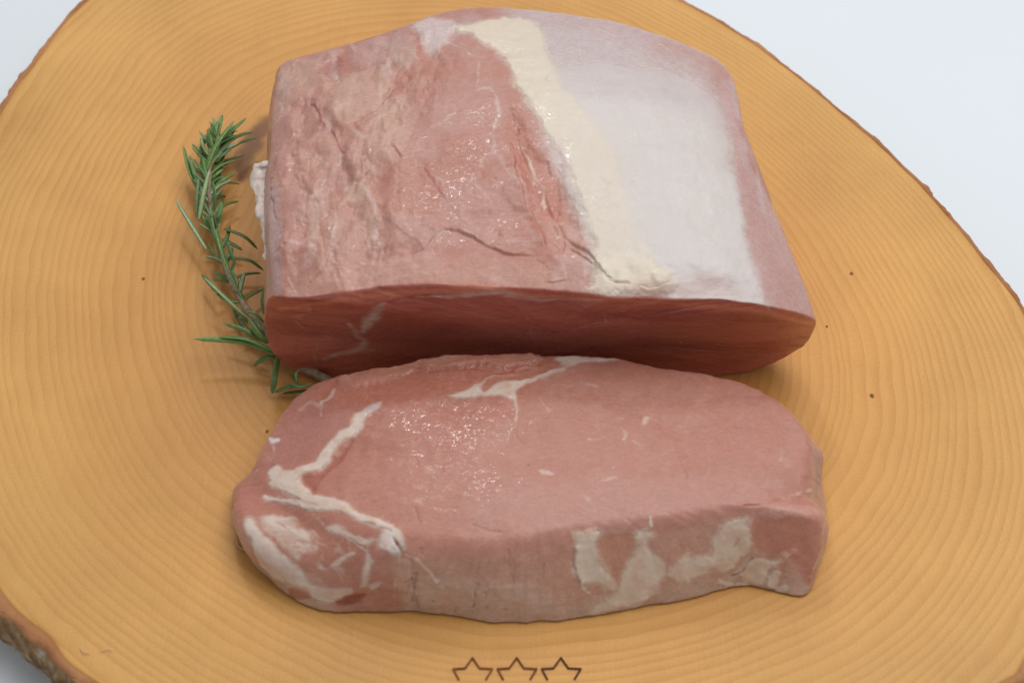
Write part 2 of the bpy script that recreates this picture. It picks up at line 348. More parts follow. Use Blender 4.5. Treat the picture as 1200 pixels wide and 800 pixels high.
# ------------------------------------------------------------------ meat builder
PXM = DIST / FPX                                    # metres per pixel near the middle of the picture
class Body:
    """a closed surface of J rows x N columns, with layers of colour and relief laid on it"""
    def __init__(s, G, base):
        s.J, s.N = G.shape[:2]; s.G = G; s.P = G.reshape(-1, 3)
        s.n = grid_normals(G).reshape(-1, 3)
        if (s.n * (s.P - s.P.mean(0))).sum() < 0: s.n = -s.n; s.flip = True
        else: s.flip = False
        s.col = np.tile(np.array(base, float), (len(s.P), 1)); s.h = np.zeros(len(s.P)); s.wet = np.full(len(s.P), 0.35)
        s.fat = np.zeros(len(s.P)); s.fatid = np.zeros(len(s.P), int)
        st = 3
        g = G[::st, ::st]; f = grid_faces(*g.shape[:2])
        s.bvh = BVHTree.FromPolygons([tuple(p) for p in g.reshape(-1, 3)], [tuple(q) for q in f])
        s.Q = s.P + np.stack([fbm(s.P, 0.006, 3, 33 + i) for i in range(3)], 1) * 0.0011 + np.stack([fbm(s.P, 0.0016, 2, 36 + i) for i in range(3)], 1) * 0.00018
        s.var = 0.55 + 0.75 * sm(-0.35, 0.35, fbm(s.P, 0.0055, 3, 39))
        s.e1 = fbm(s.P, 0.0035, 3, 31); s.e2 = fbm(s.P, 0.0011, 2, 32)
    def hit(s, x, y):
        d = Vector(FW * FPX + RT * (x - PW / 2) + UP * (PH / 2 - y)).normalized()
        loc, nor, _, _ = s.bvh.ray_cast(Vector(CAM), d)
        if loc is None:
            q = Vector(at(x, y, 0.02)); loc, nor, _, _ = s.bvh.find_nearest(q)
        nor = np.array(nor)
        if nor @ np.array(d) > 0: nor = -nor
        return np.array(loc), nor
    def paint(s, idx, m, col, op):
        if col is None: return
        k = (m * op)[:, None]; s.col[idx] = s.col[idx] * (1 - k) + np.array(col) * k
    def seg(s, pts, reach):
        """nearest distance, parameter, side for the vertices near an open line of picture points"""
        pts = [p if len(p) > 2 else (*p, 1.0) for p in pts]
        X = np.array([p[:2] for p in pts], float); W = np.array([p[2] for p in pts], float)
        if len(X) > 2:
            n = (len(X) - 1) * 5 + 1
            u = np.linspace(0, len(X) - 1, n); ev = crom(np.c_[X, W], None, False); Q = ev(u); X, W = Q[:, :2], np.maximum(Q[:, 2], 0.02)
        H = [s.hit(*p) for p in X]; A = np.array([h[0] for h in H]); NN = np.array([h[1] for h in H])
        lo, hi = A.min(0) - reach, A.max(0) + reach
        idx = np.nonzero(((s.P > lo) & (s.P < hi)).all(1))[0]
        P = s.Q[idx]; best = np.full(len(idx), 1e9); bw = np.zeros(len(idx)); bt = np.zeros(len(idx)); side = np.zeros(len(idx))
        for k in range(len(A) - 1):
            d = A[k + 1] - A[k]; L = max(d @ d, 1e-14); t = np.clip(((P - A[k]) @ d) / L, 0, 1)
            v = P - (A[k] + t[:, None] * d); q = np.linalg.norm(v, axis=1); up = q < best
            best[up] = q[up]; bw[up] = (W[k] + (W[k + 1] - W[k]) * t)[up]; bt[up] = ((k + t) / (len(A) - 1))[up]
            side[up] = np.sign((np.cross(d, v) @ NN[k]))[up]
        return idx, best, bw, bt, side
    def line(s, pts, w, col=None, op=1.0, h=0.0, soft=0.5, rag=0.35, fat=0, wet=None):
        w *= PXM * 0.66; h *= PXM * (0.12 if fat else 0.4)
        mw = max([p[2] if len(p) > 2 else 1 for p in pts])
        idx, d, bw, bt, _ = s.seg(pts, w * mw * 2 + 0.001)
        ww = w * bw; d = d + (s.e1[idx] * rag + s.e2[idx] * rag * 0.6) * ww
        m = 1 - sm(1 - soft, 1 + soft * 0.7, d / np.maximum(ww * (0.6 + 0.4 * s.var[idx]), 1e-6))
        if fat: s.wet[idx] = s.wet[idx] * (1 - m) + 0.5 * m
        if fat: s.paint(idx, 1 - sm(0.6, 2.1, d / np.maximum(ww, 1e-6)), np.array(col) * 0.45 + np.array((0.5, 0.24, 0.17)) * 0.55, 0.7 * op)
        s.paint(idx, m * np.minimum(1, 0.35 + 0.65 * s.var[idx] if op < 0.88 else 0.72 + 0.3 * s.var[idx]), col, op); s.h[idx] += m * h
        if fat: s.mark(idx, m * op, fat)
        if wet is not None: s.wet[idx] = s.wet[idx] * (1 - m) + wet * m
    def mark(s, idx, m, fid):
        k = m > s.fat[idx]; s.fat[idx[k]] = m[k]; s.fatid[idx[k & (m > .2)]] = fid
    def step(s, pts, h, L, col=None, op=0.0, cut=None):
        """a fold edge: the left side of the line stands up by h and eases back over L"""
        h *= PXM * 0.36; L *= PXM; op *= 0.45; cut = cut * 0.25 if cut else cut
        idx, d, bw, bt, side = s.seg(pts, L * 3)
        tap = sm(0, 0.18, bt) * (1 - sm(0.82, 1, bt)); e = d + s.e2[idx] * 0.0002
        sd = side * e
        prof = np.where(sd > 0, np.exp(-sd / L), 0) * sm(-0.0003, 0.00035, sd) * bw
        s.h[idx] += prof * h * tap * s.var[idx]
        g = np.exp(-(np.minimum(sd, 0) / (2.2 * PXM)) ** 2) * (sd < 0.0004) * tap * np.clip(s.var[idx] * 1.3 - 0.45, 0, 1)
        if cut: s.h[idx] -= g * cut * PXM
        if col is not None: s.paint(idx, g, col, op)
    def region(s, poly, col=None, op=1.0, h=0.0, soft=6, rag=4, fat=0, wet=None, depth=0.03):
        H = [s.hit(*p) for p in poly]; A = np.array([q[0] for q in H]); nn = np.mean([q[1] for q in H], 0); nn /= np.linalg.norm(nn)
        c = A.mean(0); e1 = np.cross(nn, [0.3, 0.2, 0.9]); e1 /= np.linalg.norm(e1); e2 = np.cross(nn, e1)
        A2 = np.c_[(A - c) @ e1, (A - c) @ e2]
        u, ev = crom(A2, 120); A2 = ev(u)
        V2 = np.c_[(s.Q - c) @ e1, (s.Q - c) @ e2]; mar = (soft + rag) * PXM * 2; h = h * 0.5
        ok = ((V2 > A2.min(0) - mar) & (V2 < A2.max(0) + mar)).all(1) & (np.abs((s.P - c) @ nn) < depth) & ((s.n @ nn) > 0.05)
        idx = np.nonzero(ok)[0]; Q = V2[idx]; d = np.full(len(idx), 1e9); ins = np.zeros(len(idx), bool)
        for k in range(len(A2)):
            a, b = A2[k], A2[(k + 1) % len(A2)]; v = b - a; L = max(v @ v, 1e-16)
            t = np.clip(((Q - a) @ v) / L, 0, 1); d = np.minimum(d, np.linalg.norm(Q - a - t[:, None] * v, axis=1))
            c1 = (a[1] > Q[:, 1]) != (b[1] > Q[:, 1])
            if c1.any(): ins ^= c1 & (Q[:, 0] < v[0] * (Q[:, 1] - a[1]) / (v[1] if abs(v[1]) > 1e-14 else 1e-14) + a[0])
        sd = np.where(ins, d, -d) + (s.e1[idx] + 0.4 * s.e2[idx]) * rag * PXM
        m = sm(-soft * PXM, soft * PXM, sd)
        s.paint(idx, m, col, op); s.h[idx] += m * h * PXM
        if fat: s.mark(idx, m * op, fat)
        if wet is not None: s.wet[idx] = s.wet[idx] * (1 - m) + wet * m
        return idx, m
    def build(s, parent, mat, fatmat, fatnames):
        col = np.clip(s.col, 0.01, 0.95)
        Q = s.P + s.n * s.h[:, None]
        Q[:, 2] = np.maximum(Q[:, 2], 0.0004)
        F = grid_faces(s.J, s.N)
        if s.flip: F = F[:, ::-1]
        mesh_obj('lean_meat', Q, F, mat, parent, {'tint': col, 'wet': np.clip(s.wet, 0, 1)})
        for fid, (name, lift) in fatnames.items():
            m = np.where(s.fatid == fid, s.fat, 0)
            keep = (m[F] > 0.55).all(1)
            f = F[keep]
            if len(f) == 0: continue
            ids, inv = np.unique(f, return_inverse=True); f = inv.reshape(-1, 4)
            off = 0.00004 + lift * 0.3 * PXM * sm(0.6, 1.0, m[ids])
            R = Q[ids] + s.n[ids] * off[:, None]; R[:, 2] = np.maximum(R[:, 2], 0.0006)
            mesh_obj(name, R, f, fatmat, parent, {'tint': col[ids], 'wet': np.clip(s.wet[ids], 0, 1)})
def smooth_rows(G, j0, j1, it):
    for _ in range(it):
        G[j0:j1] = 0.25 * G[j0 - 1:j1 - 1] + 0.5 * G[j0:j1] + 0.25 * G[j0 + 1:j1 + 1]

# colours of the flesh and fat
LEAN = (0.465, 0.190, 0.135); DEEP = (0.40, 0.135, 0.085); RED = (0.47, 0.13, 0.075); PALE = (0.50, 0.28, 0.22)
WHITE = (0.72, 0.59, 0.50); CREAM = (0.68, 0.58, 0.46); SILVER = (0.615, 0.560, 0.535); LILAC = (0.52, 0.365, 0.365)
TAN = (0.63, 0.41, 0.305); CRACK = (0.30, 0.075, 0.04)

# ------------------------------------------------------------------ roast
roast = thing('pork_loin_roast', 'large raw boneless pork loin piece with white fat cap, standing behind the steak', 'meat', (0.005, 0.04, 0))
def sec(L, tops, R, low=None):
    """left edge, five top points, right edge, as picture points with a height; the sides below follow"""
    pl = at(*L); pr = at(*R); z1, z2 = L[2], R[2]
    pts = [pl + [0.013, 0.003, -z1], pl + [0.002, 0.002, -z1 * 0.80], pl + [-0.0008, 0.001, -z1 * 0.40], pl]
    pts += [at(*t) for t in tops] + [pr]
    pts += [pr + [0.0005, 0.001, -z2 * 0.45], pr + [-0.006, 0.003, -z2 * 0.83], pr + [-0.020, 0.005, -z2]]
    m = (pts[0] + pts[-1]) / 2; m[2] = 0
    pts += [pts[-1] * 0.5 + m * 0.5, m, pts[0] * 0.5 + m * 0.5]
    return np.array(pts)
s0 = np.array([at(372, 442, 0), at(324, 417, .009), at(311, 385, .020), at(315, 352, .036),
               at(350, 350, .0435), at(480, 334, .047), at(620, 339, .047), at(760, 350, .046), at(888, 357, .043),
               at(950, 373, .034), at(953, 392, .020), at(934, 414, .007), at(868, 439, 0),
               at(740, 452, 0), at(620, 456, 0), at(490, 452, 0)])
s1 = sec((311, 300, .038), [(337, 296, .045), (480, 283, .0495), (630, 287, .0505), (770, 297, .0505), (880, 304, .047)], (932, 303, .037))
s2 = sec((309, 222, .038), [(334, 214, .046), (470, 196, .0515), (620, 196, .054), (750, 204, .054), (866, 218, .049)], (902, 228, .038))
s3 = sec((318, 140, .037), [(345, 134, .0455), (460, 114, .052), (590, 108, .056), (720, 116, .056), (850, 138, .050)], (872, 158, .039))
s4 = sec((322, 92, .033), [(348, 74, .040), (450, 45, .047), (560, 17, .0535), (700, 31, .0535), (832, 70, .048)], (863, 112, .038))
s5 = np.array(s4); cc = s5.mean(0); s5[:, 1] += 0.006; s5 = np.array([[cc[0] + (p[0] - cc[0]) * 0.985, p[1], p[2] * 0.955] for p in s5])
SEC = np.array([s0, s1, s2, s3, s4, s5])
NR = 1000
wts = [1.0] * 16
for k in (12, 13, 14, 15): wts[k] = 0.18
wts[0] = 0.5; wts[1] = 0.6; wts[2] = 0.7
rings = []
for q in SEC:
    ev = crom(q, None)
    rings.append(q)
uR, _ = crom(SEC[:2].mean(0), NR, True, wts)
RS = np.array([crom(q, None)(uR) for q in SEC])     # 6 x NR x 3
rows = np.linspace(0, 1, 330) * 5
flat = RS.reshape(6, -1)
body = crom(flat, None, False)(rows).reshape(-1, NR, 3)
c0 = body[0].mean(0); c0[2] = 0.024
frho = np.linspace(0.004, 1, 120)[:-1]
front = np.array([c0 + (body[0] - c0) * r for r in frho])
bulge = (1 - frho ** 2)[:, None] * 0.0012
Aq = np.c_[body[0][:, 0], body[0][:, 2], np.ones(NR)]; pc = np.linalg.lstsq(Aq, body[0][:, 1], rcond=None)[0]
res = body[0][:, 1] - Aq @ pc
front[:, :, 1] = front[:, :, 0] * pc[0] + front[:, :, 2] * pc[1] + pc[2] + res[None] * (frho ** 2.5)[:, None] + bulge * 0.5
c1 = body[-1].mean(0); c1[2] = 0.022; c1[1] += 0.002
brho = np.linspace(1, 0.004, 60)[1:]
back = np.array([c1 + (body[-1] - c1) * r + np.array([0, 0.006 * (1 - r ** 3), 0]) for r in brho])
GR = np.concatenate([front, body, back])
f0 = len(front)
smooth_rows(GR, f0 - 12, f0 + 12, 14)
b0 = f0 + len(body)
smooth_rows(GR, b0 - 60, b0 + 30, 160)
# soft lumps of the slumped muscle
n0 = grid_normals(GR)
if (n0 * (GR - GR.reshape(-1, 3).mean(0))).sum() < 0: n0 = -n0
lum = fbm(GR.reshape(-1, 3), 0.028, 3, 41).reshape(GR.shape[:2])
GR = GR + n0 * (lum * 0.0011)[..., None]
GR[..., 2] = np.maximum(GR[..., 2], 0.0003)
rowf = np.exp(-((np.arange(len(GR)) - f0) / 60.0) ** 2)[:, None]
GR[..., 1] += rowf * (fbm(GR[f0][:, :] * np.array([1, 0, 1]), 0.017, 4, 44) * 0.0016)[None]
B = Body(GR, LEAN)
P = B.P
# overall mottling of the flesh
a = fbm(P, 0.02, 4, 51); b_ = fbm(P, 0.006, 4, 52); st = fbm(P, 0.004, 3, 53, (1, 4, 1))
B.col += (np.array(PALE) - LEAN) * (0.35 * sm(-0.1, 0.5, a) + 0.3 * sm(0, 0.5, b_))[:, None]
B.col += (np.array(DEEP) - LEAN) * (0.5 * sm(0.05, 0.6, -a))[:, None]
topm = sm(0.3, 0.8, B.n[:, 2])
B.h += topm * (fbm(P, 0.004, 4, 54) * 0.00016 + st * 0.00008)
idx, m = B.region([(318, 100), (350, 66), (500, 24), (545, 20), (600, 110), (640, 200), (690, 290), (690, 338), (480, 330), (330, 345)], None, 0, 0, 14, 6)
mb = sm(-0.35, 0.35, fbm(P[idx], 0.011, 4, 59)); B.col[idx] += (np.array((0.515, 0.310, 0.275)) - B.col[idx]) * (m * (0.10 + 0.28 * mb))[:, None]
# left third: torn, creamy-pink connective tissue
idx, m = B.region([(325, 100), (360, 70), (450, 45), (500, 40), (520, 80), (480, 150), (470, 230), (440, 330), (340, 345), (320, 250)], None, 0, 0, 20, 8)
patch = sm(0.02, 0.35, fbm(P[idx], 0.009, 4, 55, (1, 1.8, 1)))
B.col[idx] += (np.array((0.60, 0.38, 0.285)) - B.col[idx]) * (m * patch * 0.45)[:, None]
patch2 = sm(0.22, 0.42, fbm(P[idx], 0.006, 4, 56, (0.7, 2.2, 1)))
B.col[idx] += (np.array((0.66, 0.52, 0.46)) - B.col[idx]) * (m * patch2 * 0.3)[:, None]
rel = fbm(P[idx], 0.0075, 4, 57, (0.8, 1.7, 1)); rel = rel * np.abs(rel) * 2.2
B.h[idx] += m * rel * 0.0007 + m * fbm(P[idx], 0.016, 3, 58, (0.9, 1.5, 1)) * 0.0022
LB = (0.55, 0.345, 0.265); DK = (0.41, 0.185, 0.155)
for poly, c_, op, h, soft in (
    ([(325, 88), (345, 64), (372, 72), (386, 95), (362, 112), (334, 122)], LB, .45, 7, 5), ([(372, 80), (398, 66), (392, 94), (384, 94)], DK, .6, -7, 4),
    ([(396, 98), (430, 82), (462, 84), (452, 108), (430, 130), (408, 150), (386, 134)], LB, .6, 9, 5), ([(348, 132), (362, 116), (384, 136), (401, 164), (402, 182), (382, 158), (356, 160)], DK, .55, -9, 4),
    ([(352, 166), (396, 162), (410, 190), (392, 208), (372, 236), (356, 215), (346, 190)], (0.47, 0.22, 0.17), .5, 8, 6), ([(398, 184), (411, 198), (409, 216), (396, 236), (392, 214)], DK, .65, -8, 4),
    ([(402, 218), (426, 213), (441, 240), (444, 284), (430, 280), (418, 244), (398, 240)], LB, .7, 8, 4), ([(410, 164), (427, 178), (431, 208), (416, 210), (404, 190)], (0.54, 0.30, 0.235), .6, 8, 4),
    ([(420, 160), (440, 135), (470, 120), (476, 160), (450, 200), (434, 208)], LB, .5, 6, 7), ([(456, 52), (486, 45), (478, 78), (454, 74)], (0.54, 0.37, 0.30), .6, 6, 5), ([(410, 60), (446, 44), (450, 70), (418, 78)], (0.50, 0.31, 0.28), .5, 6, 5),
    ([(354, 240), (374, 238), (390, 262), (384, 312), (372, 316), (362, 280)], LB, .5, 6, 5), ([(330, 210), (350, 205), (356, 250), (346, 300), (332, 300)], (0.46, 0.215, 0.165), .5, 6, 6), ([(338, 300), (362, 296), (376, 314), (352, 322)], DK, .35, -5, 5),
    ([(392, 246), (414, 250), (424, 290), (410, 318), (394, 312)], (0.52, 0.29, 0.22), .5, 6, 5), ([(318, 150), (336, 128), (348, 150), (342, 190), (326, 200)], (0.49, 0.25, 0.205), .5, 6, 6), ([(440, 255), (480, 250), (498, 280), (462, 292), (448, 290)], (0.52, 0.30, 0.24), .4, 5, 6)):
    B.region(poly, c_, op * 0.85, h * 0.6, soft + 2, 6)
# folds on the left
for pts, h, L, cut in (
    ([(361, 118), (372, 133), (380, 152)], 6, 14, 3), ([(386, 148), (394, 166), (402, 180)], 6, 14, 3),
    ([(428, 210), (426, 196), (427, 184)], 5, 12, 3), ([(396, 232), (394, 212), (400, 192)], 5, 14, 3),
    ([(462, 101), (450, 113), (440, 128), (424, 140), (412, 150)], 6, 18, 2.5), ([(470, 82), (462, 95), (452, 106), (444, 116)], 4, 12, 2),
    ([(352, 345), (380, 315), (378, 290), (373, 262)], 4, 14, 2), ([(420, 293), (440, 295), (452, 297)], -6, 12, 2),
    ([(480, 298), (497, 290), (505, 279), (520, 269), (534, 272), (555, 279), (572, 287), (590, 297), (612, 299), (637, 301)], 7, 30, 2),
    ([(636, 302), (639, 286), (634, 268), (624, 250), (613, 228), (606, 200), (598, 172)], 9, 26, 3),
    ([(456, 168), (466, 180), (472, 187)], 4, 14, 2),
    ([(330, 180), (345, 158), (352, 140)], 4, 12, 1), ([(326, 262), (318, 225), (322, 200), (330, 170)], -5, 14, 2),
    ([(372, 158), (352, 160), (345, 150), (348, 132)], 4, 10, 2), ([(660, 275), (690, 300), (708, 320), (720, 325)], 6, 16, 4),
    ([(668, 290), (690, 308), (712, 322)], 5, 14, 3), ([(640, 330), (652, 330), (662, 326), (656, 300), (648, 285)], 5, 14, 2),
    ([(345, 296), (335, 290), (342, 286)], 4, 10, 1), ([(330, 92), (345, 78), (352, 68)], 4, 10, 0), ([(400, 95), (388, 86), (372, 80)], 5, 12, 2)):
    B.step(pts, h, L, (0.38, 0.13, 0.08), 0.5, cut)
B.line([(495, 199, .5), (506, 212, 1), (518, 227, .9), (529, 244, .5)], 2.6, (0.38, 0.13, 0.085), 0.5, -2, 0.9)
# groove beside the fat
B.region([(596, 130), (612, 150), (622, 175), (640, 195), (652, 200), (664, 225), (676, 262), (694, 290), (662, 300), (646, 290), (632, 250), (612, 210), (600, 170)], (0.47, 0.165, 0.105), 0.75, -5, 8, 4, wet=0.9)
for pts in ([(606, 150), (610, 175), (622, 200), (634, 222), (645, 250), (652, 275)], [(600, 165), (612, 190), (622, 225), (628, 250)], [(640, 190), (650, 215), (655, 240), (652, 262)]):
    B.line(pts, 3.4, RED, 0.6, -2.4, 1.0)
B.line([(610, 170, .4), (617, 182, .8), (628, 205, 1.2), (637, 230, 1.1), (640, 245, .5)], 3.2, WHITE, 0.7, 1.4, 0.9)
B.line([(655, 265), (662, 280), (658, 295), (650, 300)], 3, RED, 0.5, -3, 0.9)
B.line([(672, 285), (690, 303), (712, 321)], 3.2, (0.50, 0.235, 0.12), 0.8, -4, 0.8)
# pale veins of the main muscle
V1 = (0.64, 0.50, 0.46)
for pts, ww, op in (([(558, 108, .6), (566, 103), (576, 105), (582, 118), (582, 140), (581, 150)], 3.6, .7), ([(579, 152, .7), (578, 175, 1.2), (590, 195), (598, 206), (610, 212, 1.2)], 4, .45),
    ([(577, 178), (567, 186), (562, 196)], 3.2, .5), ([(540, 52), (548, 60), (558, 72), (560, 90), (560, 100)], 2.4, .5), ([(525, 50), (540, 57), (552, 62)], 3, .4),
    ([(533, 132), (512, 145), (497, 158), (490, 166), (493, 173), (505, 178)], 2.6, .35), ([(472, 186), (485, 184), (497, 180)], 2, .35), ([(510, 209), (525, 212), (542, 209)], 2.6, .5),
    ([(545, 207), (556, 217), (566, 228), (576, 240)], 2.2, .55), ([(371, 82, .6), (378, 88), (386, 95, .8)], 2.8, .9), ([(392, 80), (394, 88), (394, 94)], 4.5, .85),
    ([(415, 62, .8), (412, 50, 1.2), (418, 46)], 3.5, .6), ([(452, 70), (462, 88), (470, 80)], 4.5, .55), ([(455, 52), (464, 42), (468, 48)], 2, .5), ([(430, 80), (445, 78), (450, 82)], 5, .4),
    ([(486, 66), (492, 72), (495, 76)], 1.8, .8), ([(362, 172), (364, 182), (360, 195), (359, 205)], 1.1, .6), ([(373, 182), (378, 187), (382, 191)], 3, .55), ([(395, 180), (396, 190), (388, 205)], 4.5, .5),
    ([(352, 225), (360, 232), (368, 232), (372, 225)], 4, .6), ([(331, 198), (337, 194), (344, 192)], 1.8, .85), ([(415, 150, .7), (424, 162, 1.3), (430, 160, .6)], 4.5, .6),
    ([(405, 218), (415, 214), (425, 218), (433, 232), (440, 245), (438, 258), (446, 290)], 4.5, .55), ([(392, 250), (396, 265), (390, 288), (388, 306)], 3.2, .55), ([(330, 195), (352, 168), (358, 160)], 1.4, .4),
    ([(344, 252), (346, 270)], 3, .5), ([(345, 285), (355, 287), (360, 283)], 4, .45), ([(336, 325), (342, 336), (347, 348)], 2.4, .6), ([(345, 318), (355, 312), (362, 306)], 3, .4),
    ([(356, 252), (357, 240)], 3, .5), ([(398, 315), (407, 320)], 3, .4), ([(440, 310), (470, 305), (490, 312)], 7, .25), ([(455, 330), (480, 322), (510, 318)], 6, .3),
    ([(497, 290), (506, 280), (520, 270)], 2.6, .65), ([(525, 271), (545, 274), (560, 279)], 1.6, .5), ([(440, 284), (448, 294), (452, 296)], 2.6, .7), ([(600, 285), (620, 290), (634, 296)], 5, .3),
    ([(560, 320), (580, 330), (600, 335)], 5, .35), ([(612, 255), (622, 270), (630, 285)], 5, .25), ([(540, 250), (560, 270), (590, 285)], 8, .18), ([(500, 30), (505, 45), (512, 60)], 6, .4),
    ([(325, 120), (331, 132), (326, 145)], 4, .7)):
    B.line(pts, ww, V1, op * 0.75, 0.5, 0.95, 0.5)
B.region([(484, 30), (505, 20), (522, 14), (535, 30), (528, 48), (512, 58), (500, 62), (494, 48)], (0.66, 0.56, 0.54), 0.75, 2, 8, 6)
B.region([(418, 62), (440, 46), (470, 36), (480, 50), (462, 66), (440, 74)], (0.53, 0.32, 0.29), 0.5, 0, 8, 5)
# front edge band of the top: paler
B.region([(350, 330), (420, 305), (480, 300), (560, 300), (640, 312), (690, 330), (690, 342), (600, 334), (480, 330), (352, 346)], (0.58, 0.325, 0.255), 0.5, 0, 10, 6)
B.region([(640, 258), (672, 270), (690, 292), (712, 322), (700, 345), (660, 342), (640, 320), (648, 298)], (0.57, 0.33, 0.28), 0.5, 1.5, 8, 5, wet=0.8)
# silvery skin and fat cap
B.region([(560, 20), (640, 12), (760, 38), (835, 62), (866, 110), (880, 170), (910, 225), (945, 300), (958, 372), (892, 357), (780, 350), (705, 340), (690, 280), (660, 190), (620, 110)], LILAC, 0.8, 0, 14, 4)
lm = sm(0.062, 0.098, P[:, 1]) * sm(-0.012, 0.008, P[:, 0]); B.col += (np.array((0.53, 0.425, 0.425)) - B.col) * (lm * 0.95)[:, None]
B.region([(625, 100), (660, 75), (730, 75), (800, 90), (846, 130), (856, 180), (864, 235), (878, 290), (896, 356), (780, 351), (712, 345), (700, 300), (672, 215)], SILVER, 0.95, 0, 24, 5, fat=1)
B.region([(600, 40), (640, 28), (760, 55), (830, 80), (850, 140), (850, 260), (720, 280), (650, 130)], (0.545, 0.465, 0.46), 0.75, 0, 30, 6)
B.region([(640, 130), (720, 115), (820, 135), (850, 190), (862, 240), (876, 290), (893, 352), (780, 346), (712, 345), (700, 300)], SILVER, 0.9, 0, 22, 5)
B.region([(535, 8), (560, 2), (606, 8), (630, 30), (645, 75), (672, 120), (715, 170), (730, 230), (760, 300), (790, 335), (735, 342), (702, 330), (692, 272), (664, 198), (634, 146), (606, 102), (583, 62)], CREAM, 0.92, 1.5, 6, 4, fat=1)
B.region([(640, 60), (672, 120), (715, 170), (740, 240), (770, 310), (720, 320), (690, 240), (655, 150)], (0.63, 0.56, 0.49), 0.6, 0, 24, 5)
B.region([(780, 225), (858, 205), (868, 250), (880, 305), (893, 355), (780, 350)], SILVER, 0.9, 0, 5, 2, fat=1)
B.region([(640, 160), (655, 170), (668, 190), (672, 205), (660, 200), (648, 186)], (0.60, 0.47, 0.45), 0.6, 0, 4, 2)
B.region([(700, 310), (735, 300), (785, 320), (782, 340), (742, 347), (688, 344), (690, 332)], (0.72, 0.62, 0.50), 0.85, 3, 6, 5, fat=1)
B.line([(700, 322), (720, 330), (735, 334)], 2.6, (0.55, 0.33, 0.19), 0.6, -3, 0.9); B.line([(690, 306), (712, 324), (722, 330)], 2.4, (0.55, 0.33, 0.19), 0.5, -3, 0.9)
B.step([(790, 330), (775, 335), (764, 338), (750, 338)], 5, 12, (0.6, .42, .3), .4, 2)
B.region([(763, 322), (772, 318), (782, 325), (778, 333), (766, 333)], (0.72, 0.63, 0.52), 0.7, 4, 4, 1, fat=1)
B.step([(637, 95), (650, 98), (664, 95)], 3, 8, (0.6, .42, .3), .3, 1); B.step([(745, 150), (750, 170), (775, 176)], 1.5, 10); B.step([(655, 52), (664, 52), (668, 48)], 2, 6, (0.6, .42, .3), .3, 1)
for pts, op in (([(678, 50), (684, 75), (695, 100), (702, 120)], .35), ([(664, 30), (700, 34), (760, 60)], .3), ([(775, 52), (785, 60), (790, 68)], .6), ([(790, 185), (800, 192), (806, 197)], .6)):
    B.line(pts, 1.6, (0.68, 0.58, 0.52), op, 1, 0.9)
i2 = np.nonzero(B.fat > 0.3)[0]
B.h[i2] += fbm(P[i2], 0.006, 4, 61) * 0.00022 + fbm(P[i2], 0.003, 3, 62, (5, 1, 1)) * 0.00008
g = fbm(P[i2], 0.012, 4, 63); B.col[i2] += (np.array((0.62, 0.54, 0.46)) - B.col[i2]) * (0.14 * sm(0.1, 0.5, g))[:, None]
B.wet[i2] = 0.30 + 0.3 * sm(0.1, .4, fbm(P[i2], 0.01, 2, 64))
# right flank of lean under the fat
B.region([(868, 160), (882, 200), (905, 240), (930, 290), (948, 340), (956, 374), (900, 358), (884, 300), (870, 240), (862, 190)], (0.52, 0.305, 0.275), 0.85, 0, 7, 3, wet=0.7)
B.region([(838, 62), (862, 90), (868, 150), (880, 190), (868, 190), (856, 150), (842, 100)], (0.56, 0.37, 0.36), 0.6, 0, 6, 3)
sf = sm(0.1, 0.5, fbm(P, 0.005, 3, 65, (0.5, 4, 1)))
idx, m = B.region([(885, 200), (925, 260), (950, 345), (930, 355), (900, 270)], None, 0, 0, 8, 3)
B.col[idx] += (np.array((0.60, 0.45, 0.43)) - B.col[idx]) * (m * sf[idx] * 0.6)[:, None]
# left side sheet of silvery membrane
B.region([(312, 215), (326, 225), (332, 270), (328, 320), (330, 352), (320, 380), (309, 370), (308, 300)], (0.50, 0.335, 0.32), 0.7, 0, 6, 3)
B.line([(309, 210, 1.5), (311, 250), (309, 290), (313, 330, .7), (311, 365, .5)], 3.2, (0.66, 0.52, 0.43), 0.9, 2, 0.7, fat=2)
# ---- cut face
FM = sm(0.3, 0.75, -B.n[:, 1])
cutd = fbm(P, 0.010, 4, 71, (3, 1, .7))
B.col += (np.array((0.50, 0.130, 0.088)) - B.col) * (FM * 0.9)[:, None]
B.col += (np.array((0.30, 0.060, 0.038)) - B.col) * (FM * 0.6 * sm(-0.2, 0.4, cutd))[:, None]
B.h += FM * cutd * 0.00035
B.line([(330, 362, .8), (400, 350), (480, 342, 1.1), (560, 340, 1.1), (640, 347, .9), (720, 352, .9), (800, 357, 1.1), (880, 363, 1.2), (945, 379, 1.2)], 8, (0.64, 0.22, 0.125), 0.9, 0, 0.9, 0.3)  # light on the upper rim of the cut face, put into the colour
B.step([(350, 367), (365, 364), (420, 359), (470, 350)], 7, 20, (0.28, 0.05, 0.03), 0.8, 4)
B.line([(365, 365), (420, 358), (470, 350), (520, 346)], 2.2, (0.27, 0.05, 0.03), 0.7, -2, 0.8)
FG = (0.60, 0.39, 0.33)
